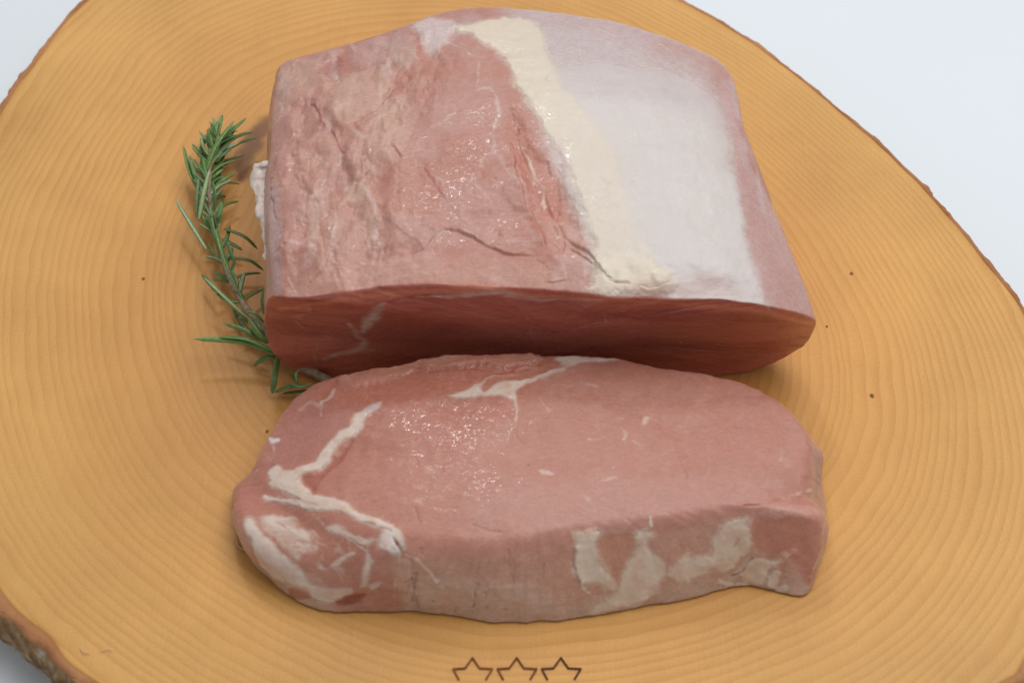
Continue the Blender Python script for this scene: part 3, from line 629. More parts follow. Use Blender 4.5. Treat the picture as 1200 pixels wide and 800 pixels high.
for pts, ww, op, fid in (([(485, 348, .3), (520, 347, .8), (560, 344, 1.2), (600, 345), (630, 349, .6)], 4.5, .75, 3), ([(590, 347, .6), (630, 351), (670, 351, .9), (710, 351, .4)], 3.5, .6, 3),
    ([(449, 355, .7), (441, 366, 1.3), (430, 380, 1.2), (424, 388, .6)], 6.5, .85, 3), ([(408, 380, .6), (416, 390), (425, 402, 1.1), (412, 411), (390, 417, .6)], 5, .7, 3),
    ([(370, 370), (362, 382), (366, 392), (372, 400), (368, 415), (372, 425)], 2, .4, 0), ([(342, 372), (350, 380), (360, 386)], 2, .4, 0), ([(380, 420), (410, 412), (440, 410)], 5, .4, 0),
    ([(608, 360, .6), (617, 372), (620, 388), (627, 400)], 2.2, .45, 0), ([(360, 360), (362, 366), (350, 372)], 6, .35, 0),
    ([(706, 367), (710, 376), (728, 384)], 1.2, .5, 0), ([(680, 383), (700, 379), (712, 377)], 1.0, .4, 0), ([(852, 388), (850, 396), (842, 403)], 1.2, .5, 0), ([(802, 397), (795, 402), (785, 408)], 1.0, .4, 0),
    ([(893, 355), (898, 361), (899, 367)], 3, .8, 0)):
    B.line(pts, ww, FG, op, 1, 0.8, 0.5, fat=fid)
B.wet += 0.35 * sm(0, .5, fbm(P, 0.012, 3, 72)) * topm
B.wet += 0.35 * FM
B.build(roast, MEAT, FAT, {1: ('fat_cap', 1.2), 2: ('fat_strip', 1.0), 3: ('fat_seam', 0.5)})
# loose flap of fat on the left flank
def blob(name, pts, mat, parent, col, n=14, nz=0.0006, seed=1, colv=0.1):
    """a knobbly strand through scene points (x, y, z, half width, half thickness)"""
    P4 = np.array(pts, float); k = 8 * (len(P4) - 1) + 1
    Q = crom(P4, None, False)(np.linspace(0, len(P4) - 1, k))
    G = np.zeros((k, n, 3)); T = np.gradient(Q[:, :3], axis=0); T /= np.linalg.norm(T, axis=1, keepdims=True)
    for j in range(k):
        sd = np.cross(T[j], [0, 0, 1.0]); sd /= max(np.linalg.norm(sd), 1e-9); upv = np.cross(sd, T[j])
        an = np.linspace(0, 2 * math.pi, n, endpoint=False)
        e = 0.15 if j in (0, k - 1) else 1
        G[j] = Q[j, :3] + np.outer(np.cos(an), sd) * Q[j, 3] * e + np.outer(np.sin(an), upv) * Q[j, 4] * e
    V = G.reshape(-1, 3)
    V = V + np.stack([fbm(V, 0.003, 3, seed + i) for i in range(3)], 1) * nz
    V[:, 2] = np.maximum(V[:, 2], 0.0003)
    c = np.tile(np.array(col, float), (len(V), 1)) * (1 + colv * fbm(V, 0.002, 3, seed + 9))[:, None]
    return mesh_obj(name, V, grid_faces(k, n)[:, ::-1], mat, parent, {'tint': c, 'wet': np.full(len(V), 0.4)})
fl = [(*at(318, 190, .040), .0012, .0008), (*at(309, 197, .038), .0030, .0014), (*at(306, 212, .0365), .0034, .0014), (*at(307, 232, .036), .0024, .0012), (*at(310, 258, .0355), .0014, .0010), (*at(311, 285, .035), .0008, .0008), (*at(312, 305, .035), .0004, .0005)]
fl2 = [(*at(326, 116, .036), .0010, .0007), (*at(324, 126, .0345), .0022, .0010), (*at(325, 138, .034), .0018, .0010), (*at(328, 148, .035), .0006, .0006)]
blob('fat_flap', fl2, FAT, roast, (0.62, 0.53, 0.44), 14, 0.0006, 8)
blob('fat_flap', fl, FAT, roast, (0.66, 0.55, 0.48), 18, 0.0016, 3, 0.35)

# ------------------------------------------------------------------ steak
steak = thing('pork_steak', 'thick raw pork steak with a forked fat seam, lying in front of the large roast', 'meat', (0.0, -0.06, 0))
TB = [((298, 562, .012), (274, 577)), ((314, 580, .0165), (283, 622)), ((338, 600, .019), (302, 664)), ((378, 624, .0215), (334, 696)), ((425, 640, .023), (375, 716)),
      ((470, 645, .024), (430, 717)), ((520, 648, .024), (490, 718)), ((580, 649, .0245), (570, 729)), ((650, 635, .025), (655, 728)), ((720, 624, .025), (735, 716)),
      ((790, 617, .025), (810, 702)), ((850, 607, .025), (868, 688)), ((895, 602, .025), (905, 692)), ((930, 602, .0248), (932, 698)), ((963, 602, .024), (950, 690)),
      ((960, 585, .0235), (968, 632)), ((950, 574, .0240), (968, 600)), ((955, 545, .024), (963, 566)), ((952, 520, .024), (961, 535)), ((938, 492, .024), None),
      ((915, 468, .024), None), ((882, 450, .024), None), ((845, 440, .024), None), ((790, 431, .024), None), ((740, 422, .024), None), ((690, 415, .024), None), ((655, 414, .0245), None),
      ((634, 419, .023), None), ((614, 415, .0245), None), ((565, 415, .0245), None), ((510, 418, .024), None), ((458, 428, .023), None), ((405, 438, .0215), None), ((360, 452, .019), None),
      ((332, 478, .0165), None), ((323, 497, .0155), None), ((315, 512, .0145), None), ((304, 538, .0125), None)]
cen = at(620, 545, .0232)
TT_, BB_ = [], []
for t, b in TB:
    t = (t[0], t[1], t[2] * 0.88); p = at(*t); TT_.append(p)
    if b is None:
        q = np.array(p); q[:2] = cen[:2] + (p[:2] - cen[:2]) * (1.0 if t[0] > 400 else 1.015); q[2] = 0; BB_.append(q)
    else: BB_.append(at(*b, 0))
NS = 1250
TB6 = np.c_[np.array(TT_), np.array(BB_)]
uS, evS = crom(TB6, NS); TBd = evS(uS)
Td, Bd = TBd[:, :3], TBd[:, 3:]
# ragged outline
kz = np.hanning(61); kz /= kz.sum(); Td[:, 2] = np.convolve(np.tile(Td[:, 2], 3), kz, 'same')[NS:2 * NS]
rg = fbm(Td, 0.010, 4, 81) * 0.0009 + fbm(Td, 0.003, 3, 82) * 0.00045
dd = Td - cen; dd[:, 2] = 0; dd /= np.linalg.norm(dd, axis=1, keepdims=True)
Td = Td + dd * rg[:, None]; Td0 = Td.copy(); Bd = Bd + dd * (fbm(Bd, 0.006, 4, 83) * 0.0008)[:, None]
r1 = np.concatenate([np.linspace(0.004, 0.9, 130), np.linspace(0.9, 1, 45)[1:]])
top = []
for r in r1:
    p = cen + (Td - cen) * r; p[:, 2] = cen[2] + (Td[:, 2] - cen[2]) * r ** 3
    p[:, 2] -= 0.0030 * max(0, (r - 0.80) / 0.20) ** 2 * sm(-0.052, -0.075, Td[:, 1]); top.append(p)
side = []
Te = top[-1]
lobe = sm(0.36, 0.42, 1 - np.abs(np.arange(NS) / NS - 0.0)) * 0
for v in np.linspace(0, 1, 70)[1:]:
    p = Te + (Bd - Te) * v
    bl = math.sin(v * math.pi) * 0.0020
    lb = math.sin(v * math.pi) * 0.0055 * sm(-0.035, -0.06, Td[:, 0]) * sm(-0.055, -0.075, Td[:, 1])
    p = p + dd * (bl * 0.6 + lb)[:, None] if np.ndim(lb) else p
    p[:, 2] += lb * 0.7
    side.append(p)
bot = []
for r in (0.985, 0.95, 0.8, 0.5, 0.1, 0.004):
    p = cen + (Bd - cen) * r; p[:, 2] = 0.0002; bot.append(p)
GS = np.array(top + side + bot)
k0 = len(top)
smooth_rows(GS, k0 - 36, k0 + 22, 90)
smooth_rows(GS, k0 + 62, k0 + 72, 4)
D = Body(GS, LEAN); P = D.P; D.e1 = fbm(P, 0.003, 3, 84)
topm = sm(0.15, 0.95, D.n[:, 2]); sidem = 1 - topm
a = fbm(P, 0.018, 4, 85); b_ = fbm(P, 0.005, 4, 86)
D.col += (np.array((0.51, 0.235, 0.172)) - LEAN) * (topm * (0.55 * sm(-0.2, 0.5, a) + 0.35 * sm(0, 0.5, b_)))[:, None]
D.h += topm * (fbm(P, 0.016, 3, 87) * 0.0006 + fbm(P, 0.0045, 4, 88) * 0.00012)
D.wet = 0.25 + 0.45 * sm(0, 0.45, fbm(P, 0.011, 3, 89))
# sides: tanned flesh at the front, greyer at the foot
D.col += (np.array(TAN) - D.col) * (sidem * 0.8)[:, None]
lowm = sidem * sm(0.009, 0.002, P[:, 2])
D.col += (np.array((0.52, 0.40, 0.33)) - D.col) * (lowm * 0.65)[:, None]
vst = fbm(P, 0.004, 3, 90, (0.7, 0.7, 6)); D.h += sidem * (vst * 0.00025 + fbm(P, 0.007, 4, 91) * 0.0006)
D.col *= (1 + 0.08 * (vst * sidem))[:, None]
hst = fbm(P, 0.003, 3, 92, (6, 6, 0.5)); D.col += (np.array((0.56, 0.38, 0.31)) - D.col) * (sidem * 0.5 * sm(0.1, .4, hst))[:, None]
# back strip of redder meat
D.region([(395, 445), (460, 430), (510, 420), (570, 416), (625, 420), (660, 418), (640, 438), (600, 450), (530, 460), (470, 470), (410, 478), (350, 490), (325, 500), (345, 462)], (0.48, 0.165, 0.105), 0.75, -1.5, 9, 5, wet=0.95)
D.region([(484, 427), (520, 418), (565, 414), (612, 415), (634, 420), (612, 429), (588, 432), (560, 427), (515, 432)], (0.55, 0.28, 0.195), 0.6, 7, 4, 4)
D.region([(400, 441), (430, 433), (470, 428), (486, 432), (450, 444), (410, 452)], (0.53, 0.25, 0.175), 0.5, 5, 5, 5)
D.line([(500, 436), (540, 431), (565, 433), (590, 437), (620, 432)], 3, (0.42, 0.11, 0.065), .6, -2.5, .9)
D.region([(325, 505), (350, 480), (400, 470), (420, 482), (400, 512), (370, 540), (330, 545), (308, 550)], (0.47, 0.20, 0.165), 0.6, -2, 9, 5, wet=0.5)
D.region([(430, 480), (470, 466), (530, 470), (560, 500), (520, 540), (440, 530), (410, 510)], (0.46, 0.165, 0.115), 0.45, -1, 16, 8, wet=0.95)
D.region([(420, 560), (520, 570), (600, 600), (560, 630), (490, 625), (430, 590)], (0.47, 0.19, 0.135), 0.3, 0, 16, 8)
D.step([(640, 426), (600, 431), (560, 427), (540, 430)], 6, 14, (0.44, .12, .07), .6, 3)
D.step([(600, 424), (560, 421), (520, 428), (500, 433)], 3, 12, (0.44, .12, .07), .4, 2)
D.line([(400, 440), (460, 430), (520, 420), (580, 417), (620, 418)], 5, (0.56, 0.30, 0.21), 0.6, 2, 0.9)
# fat seams
def fatpoly(poly, col, op, fid, soft=2.2, rag=2.2, h=0.8):
    D.region(poly, np.array(col) * 0.5 + np.array((0.5, 0.25, 0.18)) * 0.5, op * 0.5, 0, soft + 4, rag)
    D.region(poly, col, op, h, soft, rag, fat=fid, wet=0.55)
W1 = (0.70, 0.565, 0.475); W2 = (0.66, 0.53, 0.445)
D.region([(283, 598), (300, 588), (350, 596), (420, 620), (455, 648), (470, 712), (400, 716), (350, 706), (310, 668), (288, 630)], (0.47, 0.195, 0.135), 0.75, 0, 6, 3)
D.region([(350, 560), (368, 553), (390, 538), (410, 514), (402, 534), (384, 552), (372, 564), (368, 577), (358, 568)], (0.40, 0.13, 0.085), 0.8, -5, 3, 2)
fatpoly([(431, 486), (420, 484), (412, 489), (409, 498), (398, 504), (392, 513), (384, 521), (375, 534), (369, 541), (358, 546), (344, 549), (334, 551), (325, 546), (317, 548), (313, 556), (322, 566), (345, 572), (364, 577), (360, 570), (351, 561), (356, 555), (368, 551), (380, 546), (387, 537), (393, 527), (400, 518), (412, 510), (424, 498)], W1, .95, 1)
D.region([(437, 473), (447, 471), (443, 480), (430, 485), (424, 483)], (0.62, 0.50, 0.50), .8, 0.6, 2.5, 1.5)
fatpoly([(314, 562), (328, 560), (345, 566), (367, 578), (382, 580), (400, 588), (420, 600), (445, 609), (468, 620), (474, 630), (470, 640), (462, 630), (455, 622), (440, 618), (428, 612), (410, 604), (385, 598), (358, 596), (335, 590), (308, 583), (309, 580), (330, 582), (350, 585), (338, 577), (318, 570)], W1, .93, 1)
fatpoly([(445, 630), (450, 621), (457, 622), (462, 633), (467, 646), (458, 648), (444, 643)], (0.70, 0.60, 0.555), .9, 1)
D.region([(322, 574), (340, 578), (356, 584), (372, 590), (355, 589), (335, 583)], (0.52, 0.28, 0.22), .5, -.6, 2, 1.5)
fatpoly([(384, 616), (395, 616), (410, 624), (425, 628), (436, 632), (434, 638), (422, 634), (405, 628), (390, 624)], W2, .8, 2)
D.region([(305, 606), (322, 603), (345, 609), (352, 620), (366, 628), (370, 640), (356, 648), (352, 656), (340, 650), (325, 638), (312, 625), (308, 615)], (0.61, 0.45, 0.37), .75, 0.6, 4, 4)
for q in range(9):
    D.line([(300 + q * 5, 606 + q * 4.5, .5), (312 + q * 6, 612 + q * 4.6), (330 + q * 6, 622 + q * 3.5, .5)], random.uniform(1.6, 3), random.choice((W2, W1, (0.45, .2, .15))), .45, .3, .9)
fatpoly([(310, 606), (324, 603), (346, 609), (330, 611), (340, 616), (354, 621), (364, 629), (358, 634), (345, 626), (328, 620), (314, 614)], W2, .8, 2)
fatpoly([(372, 660), (382, 664), (395, 655), (416, 646), (405, 656), (392, 664), (378, 668)], W2, .8, 2, 1.8, 1.5)
D.region([(336, 688), (348, 687), (364, 696), (366, 702), (352, 703), (341, 698)], (0.42, 0.175, 0.14), 0.85, 0.5, 2, 1.5)
fatpoly([(287, 606), (294, 606), (302, 620), (316, 635), (335, 655), (355, 670), (365, 683), (385, 688), (412, 692), (400, 702), (375, 706), (355, 690), (335, 682), (318, 676), (305, 660), (292, 632), (287, 618)], (0.67, 0.555, 0.47), .92, 2, 2.6, 2)
fatpoly([(430, 645), (436, 655), (439, 658), (434, 668), (428, 685), (422, 688), (424, 675), (428, 660)], W2, .8, 2, 1.8, 1.5)
fatpoly([(432, 684), (446, 680), (442, 690), (434, 693)], (0.66, 0.56, 0.53), .8, 2, 1.5, 1)
D.line([(300, 640, .7), (310, 652), (328, 668), (350, 682), (374, 692), (398, 697, .6)], 8, (0.67, 0.555, 0.47), 0.85, 1, .8, .5, fat=2)
fatpoly([(478, 706), (520, 713), (580, 719), (640, 720), (690, 715), (690, 722), (640, 729), (570, 732), (520, 726), (480, 719)], (0.58, 0.43, 0.355), .5, 4, 9, 7, 0.6)
D.line([(466, 650), (469, 668), (464, 690), (461, 708)], 2, W2, .6, .5, .8)
D.line([(366, 603), (372, 606), (380, 613)], 3, W2, .5, .4, .9); D.line([(390, 648), (396, 640), (402, 632)], 3, W2, .25, .3, 1)
D.region([(394, 704), (410, 700), (428, 699), (422, 706), (404, 709)], (0.30, 0.07, 0.06), 0.8, -2.5, 2.5, 2)
D.line([(457, 622, .4), (462, 633, 1), (469, 646, .6)], 2.6, CRACK, 0.85, -5, 0.8)
for q in range(30):                                  # feathered streaks of fat between the muscle layers of the lobe
    t = random.random(); v = random.uniform(0, 1)
    x = 298 + 120 * t + 14 * v; y = 603 + 62 * t * (0.35 + .65 * v) + 26 * v; l = random.uniform(10, 30); an = random.gauss(.5, .3)
    D.line([(x, y, .4), (x + l * .5 * math.cos(an), y + l * .5 * math.sin(an), 1), (x + l * math.cos(an + .2), y + l * math.sin(an + .2), .3)], random.uniform(1.4, 3.6), random.choice((W2, (0.62, 0.46, 0.38), (0.60, 0.42, 0.34), (0.43, 0.17, 0.12))), random.uniform(.35, .75), .5, .9, .8)
for q in range(16):                                  # and along the upper seam
    t = random.random(); x = 312 + 150 * t; y = 566 + 58 * t + random.uniform(-4, 8); l = random.uniform(14, 34); an = random.gauss(.38, .12)
    D.line([(x, y, .4), (x + l * .5 * math.cos(an), y + l * .5 * math.sin(an), 1), (x + l * math.cos(an), y + l * math.sin(an), .3)], random.uniform(1.2, 2.6), random.choice((W1, (0.56, 0.34, 0.27), (0.62, 0.45, 0.37))), random.uniform(.4, .7), .4, .9, .8)
# left end
D.line([(315, 514, .8), (320, 516), (325, 515)], 5, (0.76, 0.70, 0.68), 0.85, 2, 0.5, 0.3)
D.line([(318, 522), (319, 534), (312, 543), (298, 556)], 1.8, (0.62, 0.42, 0.38), 0.6, 1, 0.8)
D.line([(393, 455, 1.3), (385, 466), (377, 471), (375, 487, .7)], 2.8, (0.66, 0.51, 0.45), 0.75, .6, 0.7)
D.line([(352, 480), (362, 473), (372, 475)], 4, (0.62, 0.42, 0.36), 0.5, 1, 0.8)
D.region([(276, 570), (286, 552), (302, 545), (312, 560), (300, 585), (284, 600)], (0.49, 0.19, 0.15), 0.7, 0, 5, 2)
# back fat
D.region([(480, 474), (530, 467), (575, 466), (600, 474), (596, 488), (540, 482)], (0.50, 0.185, 0.14), 0.5, -1.5, 7, 4)
fatpoly([(528, 462), (545, 456), (556, 450), (563, 446), (561, 455), (566, 458), (575, 452), (590, 447), (605, 445), (625, 441), (645, 433), (662, 430), (662, 433), (640, 441), (615, 450), (607, 459), (604, 466), (602, 473), (597, 468), (590, 465), (575, 462), (560, 464), (540, 465)], W1, .95, 3, 1.8, 1.5)
fatpoly([(648, 419), (672, 414), (700, 417), (726, 420), (710, 424), (690, 426), (662, 429), (656, 424)], (0.68, 0.56, 0.48), .9, 3, 2, 1.5)
D.line([(601, 468, 1.2), (604, 482), (602, 500, .8), (596, 516, .4)], 3.2, W2, 0.8, 0.6, 0.7)
D.line([(558, 453), (566, 446), (576, 441), (592, 440, .5)], 2.6, W2, 0.7, 0.6, 0.8)
D.region([(566, 456), (578, 448), (600, 443), (640, 434), (655, 428), (640, 426), (600, 438), (575, 444)], (0.50, 0.225, 0.15), 0.6, -1.5, 3, 2)
D.line([(640, 445), (660, 438), (690, 432)], 6, (0.57, 0.33, 0.27), .35, 0, 1)
# flecks, fibres and small cracks of the eye muscle
for k in range(46):
    x, y = random.uniform(430, 930), random.uniform(470, 600); an = random.gauss(0.1, 0.7); l = random.uniform(4, 11)
    D.line([(x, y, .6), (x + l * math.cos(an), y + l * math.sin(an), .6)], random.uniform(1.2, 2.4), (0.64, 0.45, 0.40), random.uniform(.2, .45), 0.4, 0.9, 0.6)
for k in range(70):                                  # fibre bundles sweeping round the muscle
    x, y = random.uniform(470, 920), random.uniform(480, 610); a0 = math.atan2(y - 520, x - 640) + math.pi / 2 + random.gauss(0, .3); l = random.uniform(14, 40)
    D.line([(x, y, .5), (x + l * .5 * math.cos(a0), y + l * .35 * math.sin(a0), 1), (x + l * math.cos(a0 + .25), y + l * .6 * math.sin(a0 + .25), .4)], random.uniform(2, 5), random.choice(((0.55, 0.31, 0.25), (0.40, 0.155, 0.105), (0.53, 0.28, 0.22))), random.uniform(.15, .38), random.choice((-.8, .6)), 1.0, 0.6)
for pts, ww in (([(625, 550, .5), (638, 552), (650, 554, .4)], 4.5), ([(730, 501), (733, 510), (730, 516)], 2.2), ([(690, 514), (706, 514)], 2.2), ([(742, 518), (758, 524)], 2.6), ([(760, 488), (758, 496)], 3.6), ([(632, 466), (640, 474), (645, 480)], 3), ([(684, 582), (690, 586)], 4.5), ([(702, 565), (715, 560), (724, 558)], 2.6), ([(680, 448), (698, 452)], 3)):
    D.line(pts, ww, (0.68, 0.50, 0.44), .65, .6, .8, .6)
D.step([(795, 533), (801, 548), (808, 562)], 2.5, 10, CRACK, .7, 2)
for pts in ([(552, 614), (570, 620), (590, 625)], [(490, 595), (494, 612)], [(487, 536), (489, 548), (491, 554)], [(520, 543), (522, 552)]):
    D.line(pts, 1.8, (0.42, 0.15, 0.10), .45, -1.5, 1)
D.region([(640, 440), (700, 432), (800, 445), (880, 462), (900, 480), (800, 470), (720, 480), (640, 500), (612, 480)], (0.50, 0.24, 0.18), 0.45, 0, 14, 8)
D.region([(560, 580), (700, 560), (880, 560), (930, 570), (880, 595), (720, 615), (560, 635)], (0.53, 0.285, 0.235), 0.45, 0, 16, 8)
# fat patches along the front side
FS = (0.66, 0.54, 0.43)
fatpoly([(672, 627), (690, 624), (706, 622), (702, 634), (701, 650), (708, 664), (722, 682), (716, 690), (700, 684), (688, 684), (678, 676), (673, 660), (674, 645)], FS, 0.85, 4, 3.5, 4)
fatpoly([(747, 620), (758, 616), (764, 622), (758, 640), (770, 652), (778, 668), (770, 690), (748, 708), (712, 718), (680, 722), (700, 710), (722, 694), (730, 672), (740, 650), (744, 634)], FS, 0.88, 4, 3.5, 5)
fatpoly([(836, 634), (846, 618), (858, 611), (874, 610), (881, 622), (877, 645), (864, 660), (846, 668), (826, 664), (818, 655), (834, 648)], FS, 0.88, 4, 3, 5, 1.6)
fatpoly([(784, 672), (796, 658), (815, 652), (834, 656), (836, 666), (818, 676), (797, 682)], FS, 0.8, 4, 3.5, 5, 1.2)
fatpoly([(860, 672), (872, 658), (892, 655), (908, 660), (900, 672), (892, 685), (874, 682)], FS, 0.88, 4, 2.5, 4, 2.4)
fatpoly([(898, 684), (905, 672), (913, 668), (915, 678), (908, 690)], (0.68, 0.56, 0.46), 0.9, 4, 2, 1.5, 3)
for pts, ww in (([(918, 651), (930, 645)], 5), ([(912, 690), (920, 689)], 6), ([(908, 660), (918, 650)], 6), ([(683, 680), (686, 692), (690, 696)], 3.5), ([(745, 708), (755, 702)], 7), ([(763, 614), (763, 606)], 2.2), ([(845, 682), (850, 684), (856, 684)], 5), ([(866, 684), (873, 684)], 5), ([(948, 690), (950, 680)], 4.5)):
    D.line(pts, ww, (0.70, 0.60, 0.52), 0.85, 2, 0.6, 0.4)
D.step([(474, 700), (480, 680), (484, 665), (480, 650)], 6, 14, CRACK, .6, 4)
D.step([(484, 695), (488, 705), (490, 714)], 4, 8, CRACK, .4, 3)
D.line([(482, 675, .6), (485, 690), (489, 700, .4)], 2.4, CRACK, 0.7, -5, 0.8)
D.line([(474, 648, .7), (490, 657), (503, 668), (510, 682), (516, 690)], 3, (0.62, 0.45, 0.34), 0.7, 1.5, 0.7)
D.step([(512, 690), (507, 675), (500, 664), (488, 652)], 5, 12, None, 0, 1)
D.region([(702, 640), (710, 628), (738, 626), (742, 636), (730, 670), (724, 682)], (0.52, 0.235, 0.14), 0.6, -1, 4, 2)
D.region([(884, 606), (930, 600), (962, 606), (964, 640), (950, 690), (930, 698), (912, 692), (918, 660), (900, 650), (884, 640)], (0.50, 0.19, 0.125), 0.75, -1, 5, 3, wet=.5)
D.region([(895, 600), (925, 592), (955, 594), (965, 606), (930, 606), (890, 608)], (0.58, 0.32, 0.26), 0.7, 2, 5, 2)
D.line([(870, 592), (900, 590), (925, 584), (948, 582)], 2.2, (0.50, 0.17, 0.10), 0.7, -4, 0.8)
D.line([(925, 582), (940, 577), (950, 572)], 3, (0.64, 0.44, 0.37), 0.7, 2, 0.8)
D.line([(945, 690), (958, 655), (964, 620), (962, 608)], 2, (0.66, 0.45, 0.37), 0.7, 2, 0.7)
D.line([(866, 628), (860, 640), (855, 650)], 1.4, (0.40, .25, .18), 0.7, -3, 0.8); D.line([(880, 655), (868, 668), (858, 674)], 1.8, (0.36, .2, .15), 0.7, -4, 0.8)
D.region([(956, 520), (963, 550), (968, 600), (970, 625), (964, 640), (960, 600), (956, 570)], (0.44, 0.27, 0.26), 0.8, 0, 3, 1)
D.step([(672, 640), (674, 660), (684, 690)], 4, 14, CRACK, .35, 3)
for x, y in ((533, 716), (552, 722), (563, 723), (566, 725), (480, 716), (508, 718), (590, 727)):
    D.line([(x + 1, y - 6, .4), (x, y + 3, 1.2)], 1.6, (0.42, 0.26, 0.18), 0.4, -5, 0.7)
for pts in ([(560, 660), (562, 680), (560, 692)], [(596, 645), (598, 665), (601, 682)], [(492, 643), (492, 650)], [(640, 660), (636, 676)]):
    D.line(pts, 2.0, (0.46, 0.20, 0.13), 0.45, -2, 0.95)
k_ = np.nonzero(D.fat > 0.4)[0]; gv = fbm(P[k_], 0.0035, 4, 95)
D.col[k_] += (np.array((0.60, 0.37, 0.28)) - D.col[k_]) * (0.55 * sm(0.05, 0.45, gv))[:, None]; D.h[k_] += gv * 0.00022
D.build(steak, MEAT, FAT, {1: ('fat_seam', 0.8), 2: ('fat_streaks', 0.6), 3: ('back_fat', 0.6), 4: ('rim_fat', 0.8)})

# ------------------------------------------------------------------ rosemary
rose = thing('rosemary_sprig', 'green rosemary sprig with narrow needles lying on the board left of the roast', 'herb', tuple(at(262, 310, 0)))
stem = [(388, 446, .003, 1.25), (352, 428, .0035, 1.2), (320, 400, .005, 1.1), (290, 364, .006, 1.0), (271, 330, .0065, .9), (259, 296, .007, .85), (251, 262, .0075, .8), (246, 230, .008, .7), (245, 203, .009, .65), (250, 178, .010, .5), (257, 160, .011, .35)]
blob('stem', [(*at(x, y, z), r * .00115, r * .00115) for x, y, z, r in stem], simple('woody_stem', (0.30, 0.22, 0.14), 0.6, 0.3, 700, 0.4, 0.0003), rose, (0.3, 0.22, 0.14), 10, 0.0004, 5)
def leaf(pts, wpx, roll, dark, zs):
    n, k = 8, 9
    A = np.array([at(x, y, z) for (x, y), z in zip(pts, zs)])
    Q = crom(A, None, False)(np.linspace(0, len(A) - 1, k)); T = np.gradient(Q, axis=0); T /= np.linalg.norm(T, axis=1, keepdims=True)
    W = wpx * PXM * 0.52 * np.array([.45, .8, .95, 1, 1, .98, .9, .68, .12]); V = []; C = []
    gcol = np.array((0.120, 0.235, 0.058)) * dark * np.array([random.uniform(.85, 1.2), 1, random.uniform(.85, 1.25)])
    pale = np.array((0.36, 0.42, 0.29))
    for j in range(k):
        sd = np.cross(T[j], [0, 0, 1.0]); sd /= np.linalg.norm(sd); up = np.cross(sd, T[j])
        if up[2] < 0: up = -up
        sd2 = sd * math.cos(roll) + up * math.sin(roll); up2 = up * math.cos(roll) - sd * math.sin(roll)
        for i in range(n):
            an = 2 * math.pi * i / n + math.pi / 2
            c, s_ = math.cos(an), math.sin(an); hh = 0.55 * s_
            if i == 0: hh = 0.30                    # shallow groove along the top
            if i == 4: hh = -0.15
            V.append(Q[j] + sd2 * W[j] * c + up2 * W[j] * hh)
            C.append(pale if i == 4 else gcol * (0.75 if i == 0 else 1.0) * (1.15 if i in (2, 6) else 1))
    mesh_obj('leaf', np.array(V), np.vstack([grid_faces(k, n)[:, ::-1]]), LEAF, rose, {'tint': np.array(C)})
Z3 = (.009, .011, .012)
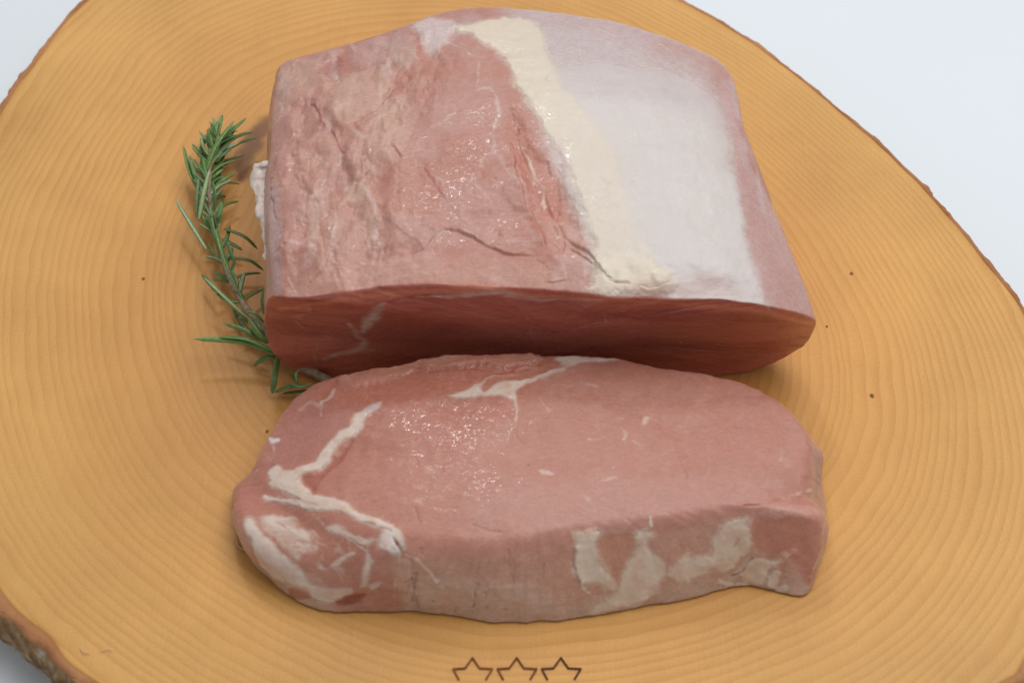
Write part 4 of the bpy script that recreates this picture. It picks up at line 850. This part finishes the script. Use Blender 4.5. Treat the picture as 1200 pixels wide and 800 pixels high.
LV = [
 ([(240, 203), (252, 172), (275, 141)], 6.5, .3, 1.25, (.009, .013, .015)), ([(250, 172), (257, 152), (261, 134)], 4.5, .2, .9, (.010, .012, .012)),
 ([(235, 183), (240, 163), (251, 152)], 5.5, -.3, 1.0, (.008, .010, .010)), ([(255, 168), (272, 153), (289, 138)], 5.5, .2, 1.0, (.010, .013, .013)),
 ([(258, 176), (278, 160), (296, 155)], 5.5, .1, .8, (.010, .010, .009)), ([(256, 182), (280, 168), (302, 161)], 5, .2, .9, (.009, .008, .006)),
 ([(247, 194), (268, 187), (287, 182)], 4.5, .2, .75, (.006, .005, .004)), ([(248, 200), (258, 194), (268, 192)], 5, 0, .55, (.004, .003, .003)),
 ([(230, 219), (221, 197), (215, 171)], 5.5, -.4, 1.0, (.008, .009, .010)), ([(233, 218), (227, 200), (222, 182)], 5.5, -.2, 1.05, (.008, .010, .011)),
 ([(233, 257), (239, 226), (246, 199)], 6, 2.6, 1.25, (.009, .013, .015)), ([(251, 219), (262, 210), (276, 203)], 6.5, .2, 1.15, (.008, .009, .008)),
 ([(247, 211), (254, 204), (262, 198)], 5.5, 0, 1.0, (.008, .009, .009)), ([(256, 218), (268, 214), (281, 216)], 4, .2, .7, (.005, .004, .003)),
 ([(250, 246), (252, 230), (249, 213)], 4.5, .3, .9, (.009, .012, .014)), ([(230, 252), (231, 228), (233, 208)], 4.5, -.2, .9, (.008, .010, .011)),
 ([(246, 235), (256, 231), (265, 230)], 6, .1, .6, (.005, .005, .004)), ([(258, 244), (268, 238), (280, 236)], 5.5, .2, .9, (.006, .005, .004)),
 ([(255, 256), (257, 247), (260, 238)], 6, .3, 1.2, (.009, .010, .011)), ([(253, 268), (249, 254), (246, 241)], 5, -.3, .9, (.009, .013, .014)),
 ([(242, 292), (223, 262), (206, 234)], 5.5, 2.9, 1.0, (.008, .009, .010)), ([(258, 296), (250, 270), (247, 250)], 5, .2, .9, (.009, .012, .013)),
 ([(279, 340), (262, 300), (253, 268)], 5.5, -.4, 1.05, (.009, .014, .015)), ([(262, 268), (286, 277), (302, 292)], 5, .2, .6, (.007, .006, .003)),
 ([(260, 280), (272, 286), (284, 293)], 5.5, .1, .65, (.006, .005, .004)), ([(264, 303), (290, 304), (309, 317)], 4.8, .2, .75, (.007, .007, .004)),
 ([(272, 328), (288, 321), (306, 320)], 5, .2, .7, (.006, .005, .003)), ([(283, 353), (295, 345), (310, 338)], 5, .2, .8, (.006, .005, .004)),
 ([(309, 368), (307, 352), (309, 337)], 3.6, .2, .9, (.006, .007, .007)), ([(287, 370), (262, 347), (239, 325)], 6, 2.9, 1.0, (.008, .010, .011)),
 ([(254, 342), (245, 331), (236, 321)], 5, .2, .9, (.006, .006, .005)), ([(322, 414), (285, 400), (227, 397)], 7.5, .3, 1.2, (.007, .009, .010)),
 ([(320, 411), (288, 397), (256, 395)], 6.5, -.3, 1.1, (.008, .010, .010)), ([(312, 401), (287, 387), (263, 379)], 6, .2, 1.0, (.007, .008, .008)),
 ([(314, 402), (301, 389), (290, 371)], 6, .4, 1.1, (.008, .010, .010)), ([(309, 378), (300, 368), (289, 366)], 3.6, .3, 1.1, (.007, .009, .009)),
 ([(302, 398), (284, 381), (273, 362)], 5, .1, .5, (.004, .004, .003)), ([(326, 418), (309, 420), (297, 429)], 6.5, .2, .9, (.006, .006, .003)),
 ([(326, 418), (322, 440), (319, 461)], 7, .3, .9, (.007, .007, .004)), ([(358, 452), (340, 452), (321, 460)], 5.5, .2, .95, (.006, .006, .003)),
 ([(366, 449), (352, 453), (340, 449)], 4.2, 2.9, 1.1, (.006, .007, .007)), ([(349, 449), (345, 443), (339, 439)], 4, .2, .8, (.005, .005, .004)),
 ([(348, 449), (347, 438), (351, 432)], 3.6, 2.7, 1.0, (.006, .008, .008)), ([(364, 457), (348, 459), (331, 461)], 4.5, .1, .7, (.004, .003, .002)),
 ([(310, 392), (304, 384), (300, 375)], 4, .2, .9, (.007, .008, .008)), ([(276, 310), (270, 295), (266, 282)], 4.5, .2, .9, (.008, .010, .011)),
 ([(246, 250), (238, 240), (232, 226)], 4.5, -.2, .85, (.007, .008, .008)), ([(262, 310), (252, 300), (243, 284)], 4.5, .2, .85, (.007, .007, .007)),
 ([(270, 165), (262, 168), (256, 180)], 5, .1, .7, (.008, .008, .008)), ([(252, 190), (260, 182), (272, 172)], 6, .1, .8, (.009, .010, .010))]
for L in LV: leaf(*L)
sx = crom(np.array([(x, y, z * 1e4) for x, y, z, r in stem]), None, False)
random.seed(12)
for k in range(84):
    u = random.uniform(2.0, 9.9) if k < 40 else random.uniform(6.5, 10)
    p = sx(np.array([min(u, 9.95)]))[0]; q = sx(np.array([min(u + .05, 10)]))[0]
    t = np.arctan2(q[1] - p[1], q[0] - p[0]) + random.choice((-1, 1)) * random.uniform(0.25, 0.95)
    L = random.uniform(20, 36) * (1 if u < 9 else 0.85); b = random.uniform(-.25, .25); z0 = p[2] * 1e-4
    m = (p[0] + math.cos(t) * L * .5, p[1] + math.sin(t) * L * .5); e = (p[0] + math.cos(t + b) * L, p[1] + math.sin(t + b) * L)
    dz = random.uniform(-.6, .7)
    if math.cos(t) > 0.4: dz -= 0.35
    zt = max(0.0016, z0 + 0.006 * dz)
    leaf([(p[0], p[1]), m, e], random.uniform(4.2, 5.6), random.choice((.2, .3, -.3, 2.7)), random.uniform(.65, 1.15), (z0, max(0.0018, z0 + .0028 * dz), zt))

# ------------------------------------------------------------------ scraps
def scrap(name, label, pts, r, col, z=0.0004):
    c = at(*pts[0], 0); t = thing(name, label, 'scrap', tuple(c))
    o = blob('shred', [(*at(x, y, z), r, r * .8) for x, y in pts], FAT, t, col, 8, 0.0002, 2)
scrap('fat_scrap', 'tiny curled pale shred lying on the board left of the steak lobe', [(277, 632), (279, 639), (285, 643), (289, 642)], .00025, (0.60, 0.42, 0.30))
scrap('wood_splinter', 'thin pale wood fibre curl near the bark at the lower left', [(95, 757), (97, 763), (106, 764)], .00014, (0.72, 0.50, 0.28))
scrap('wood_splinter', 'short pale wood fibre lying flat beside the curl near the lower left bark', [(118, 762), (126, 759), (132, 761)], .00013, (0.72, 0.50, 0.28))
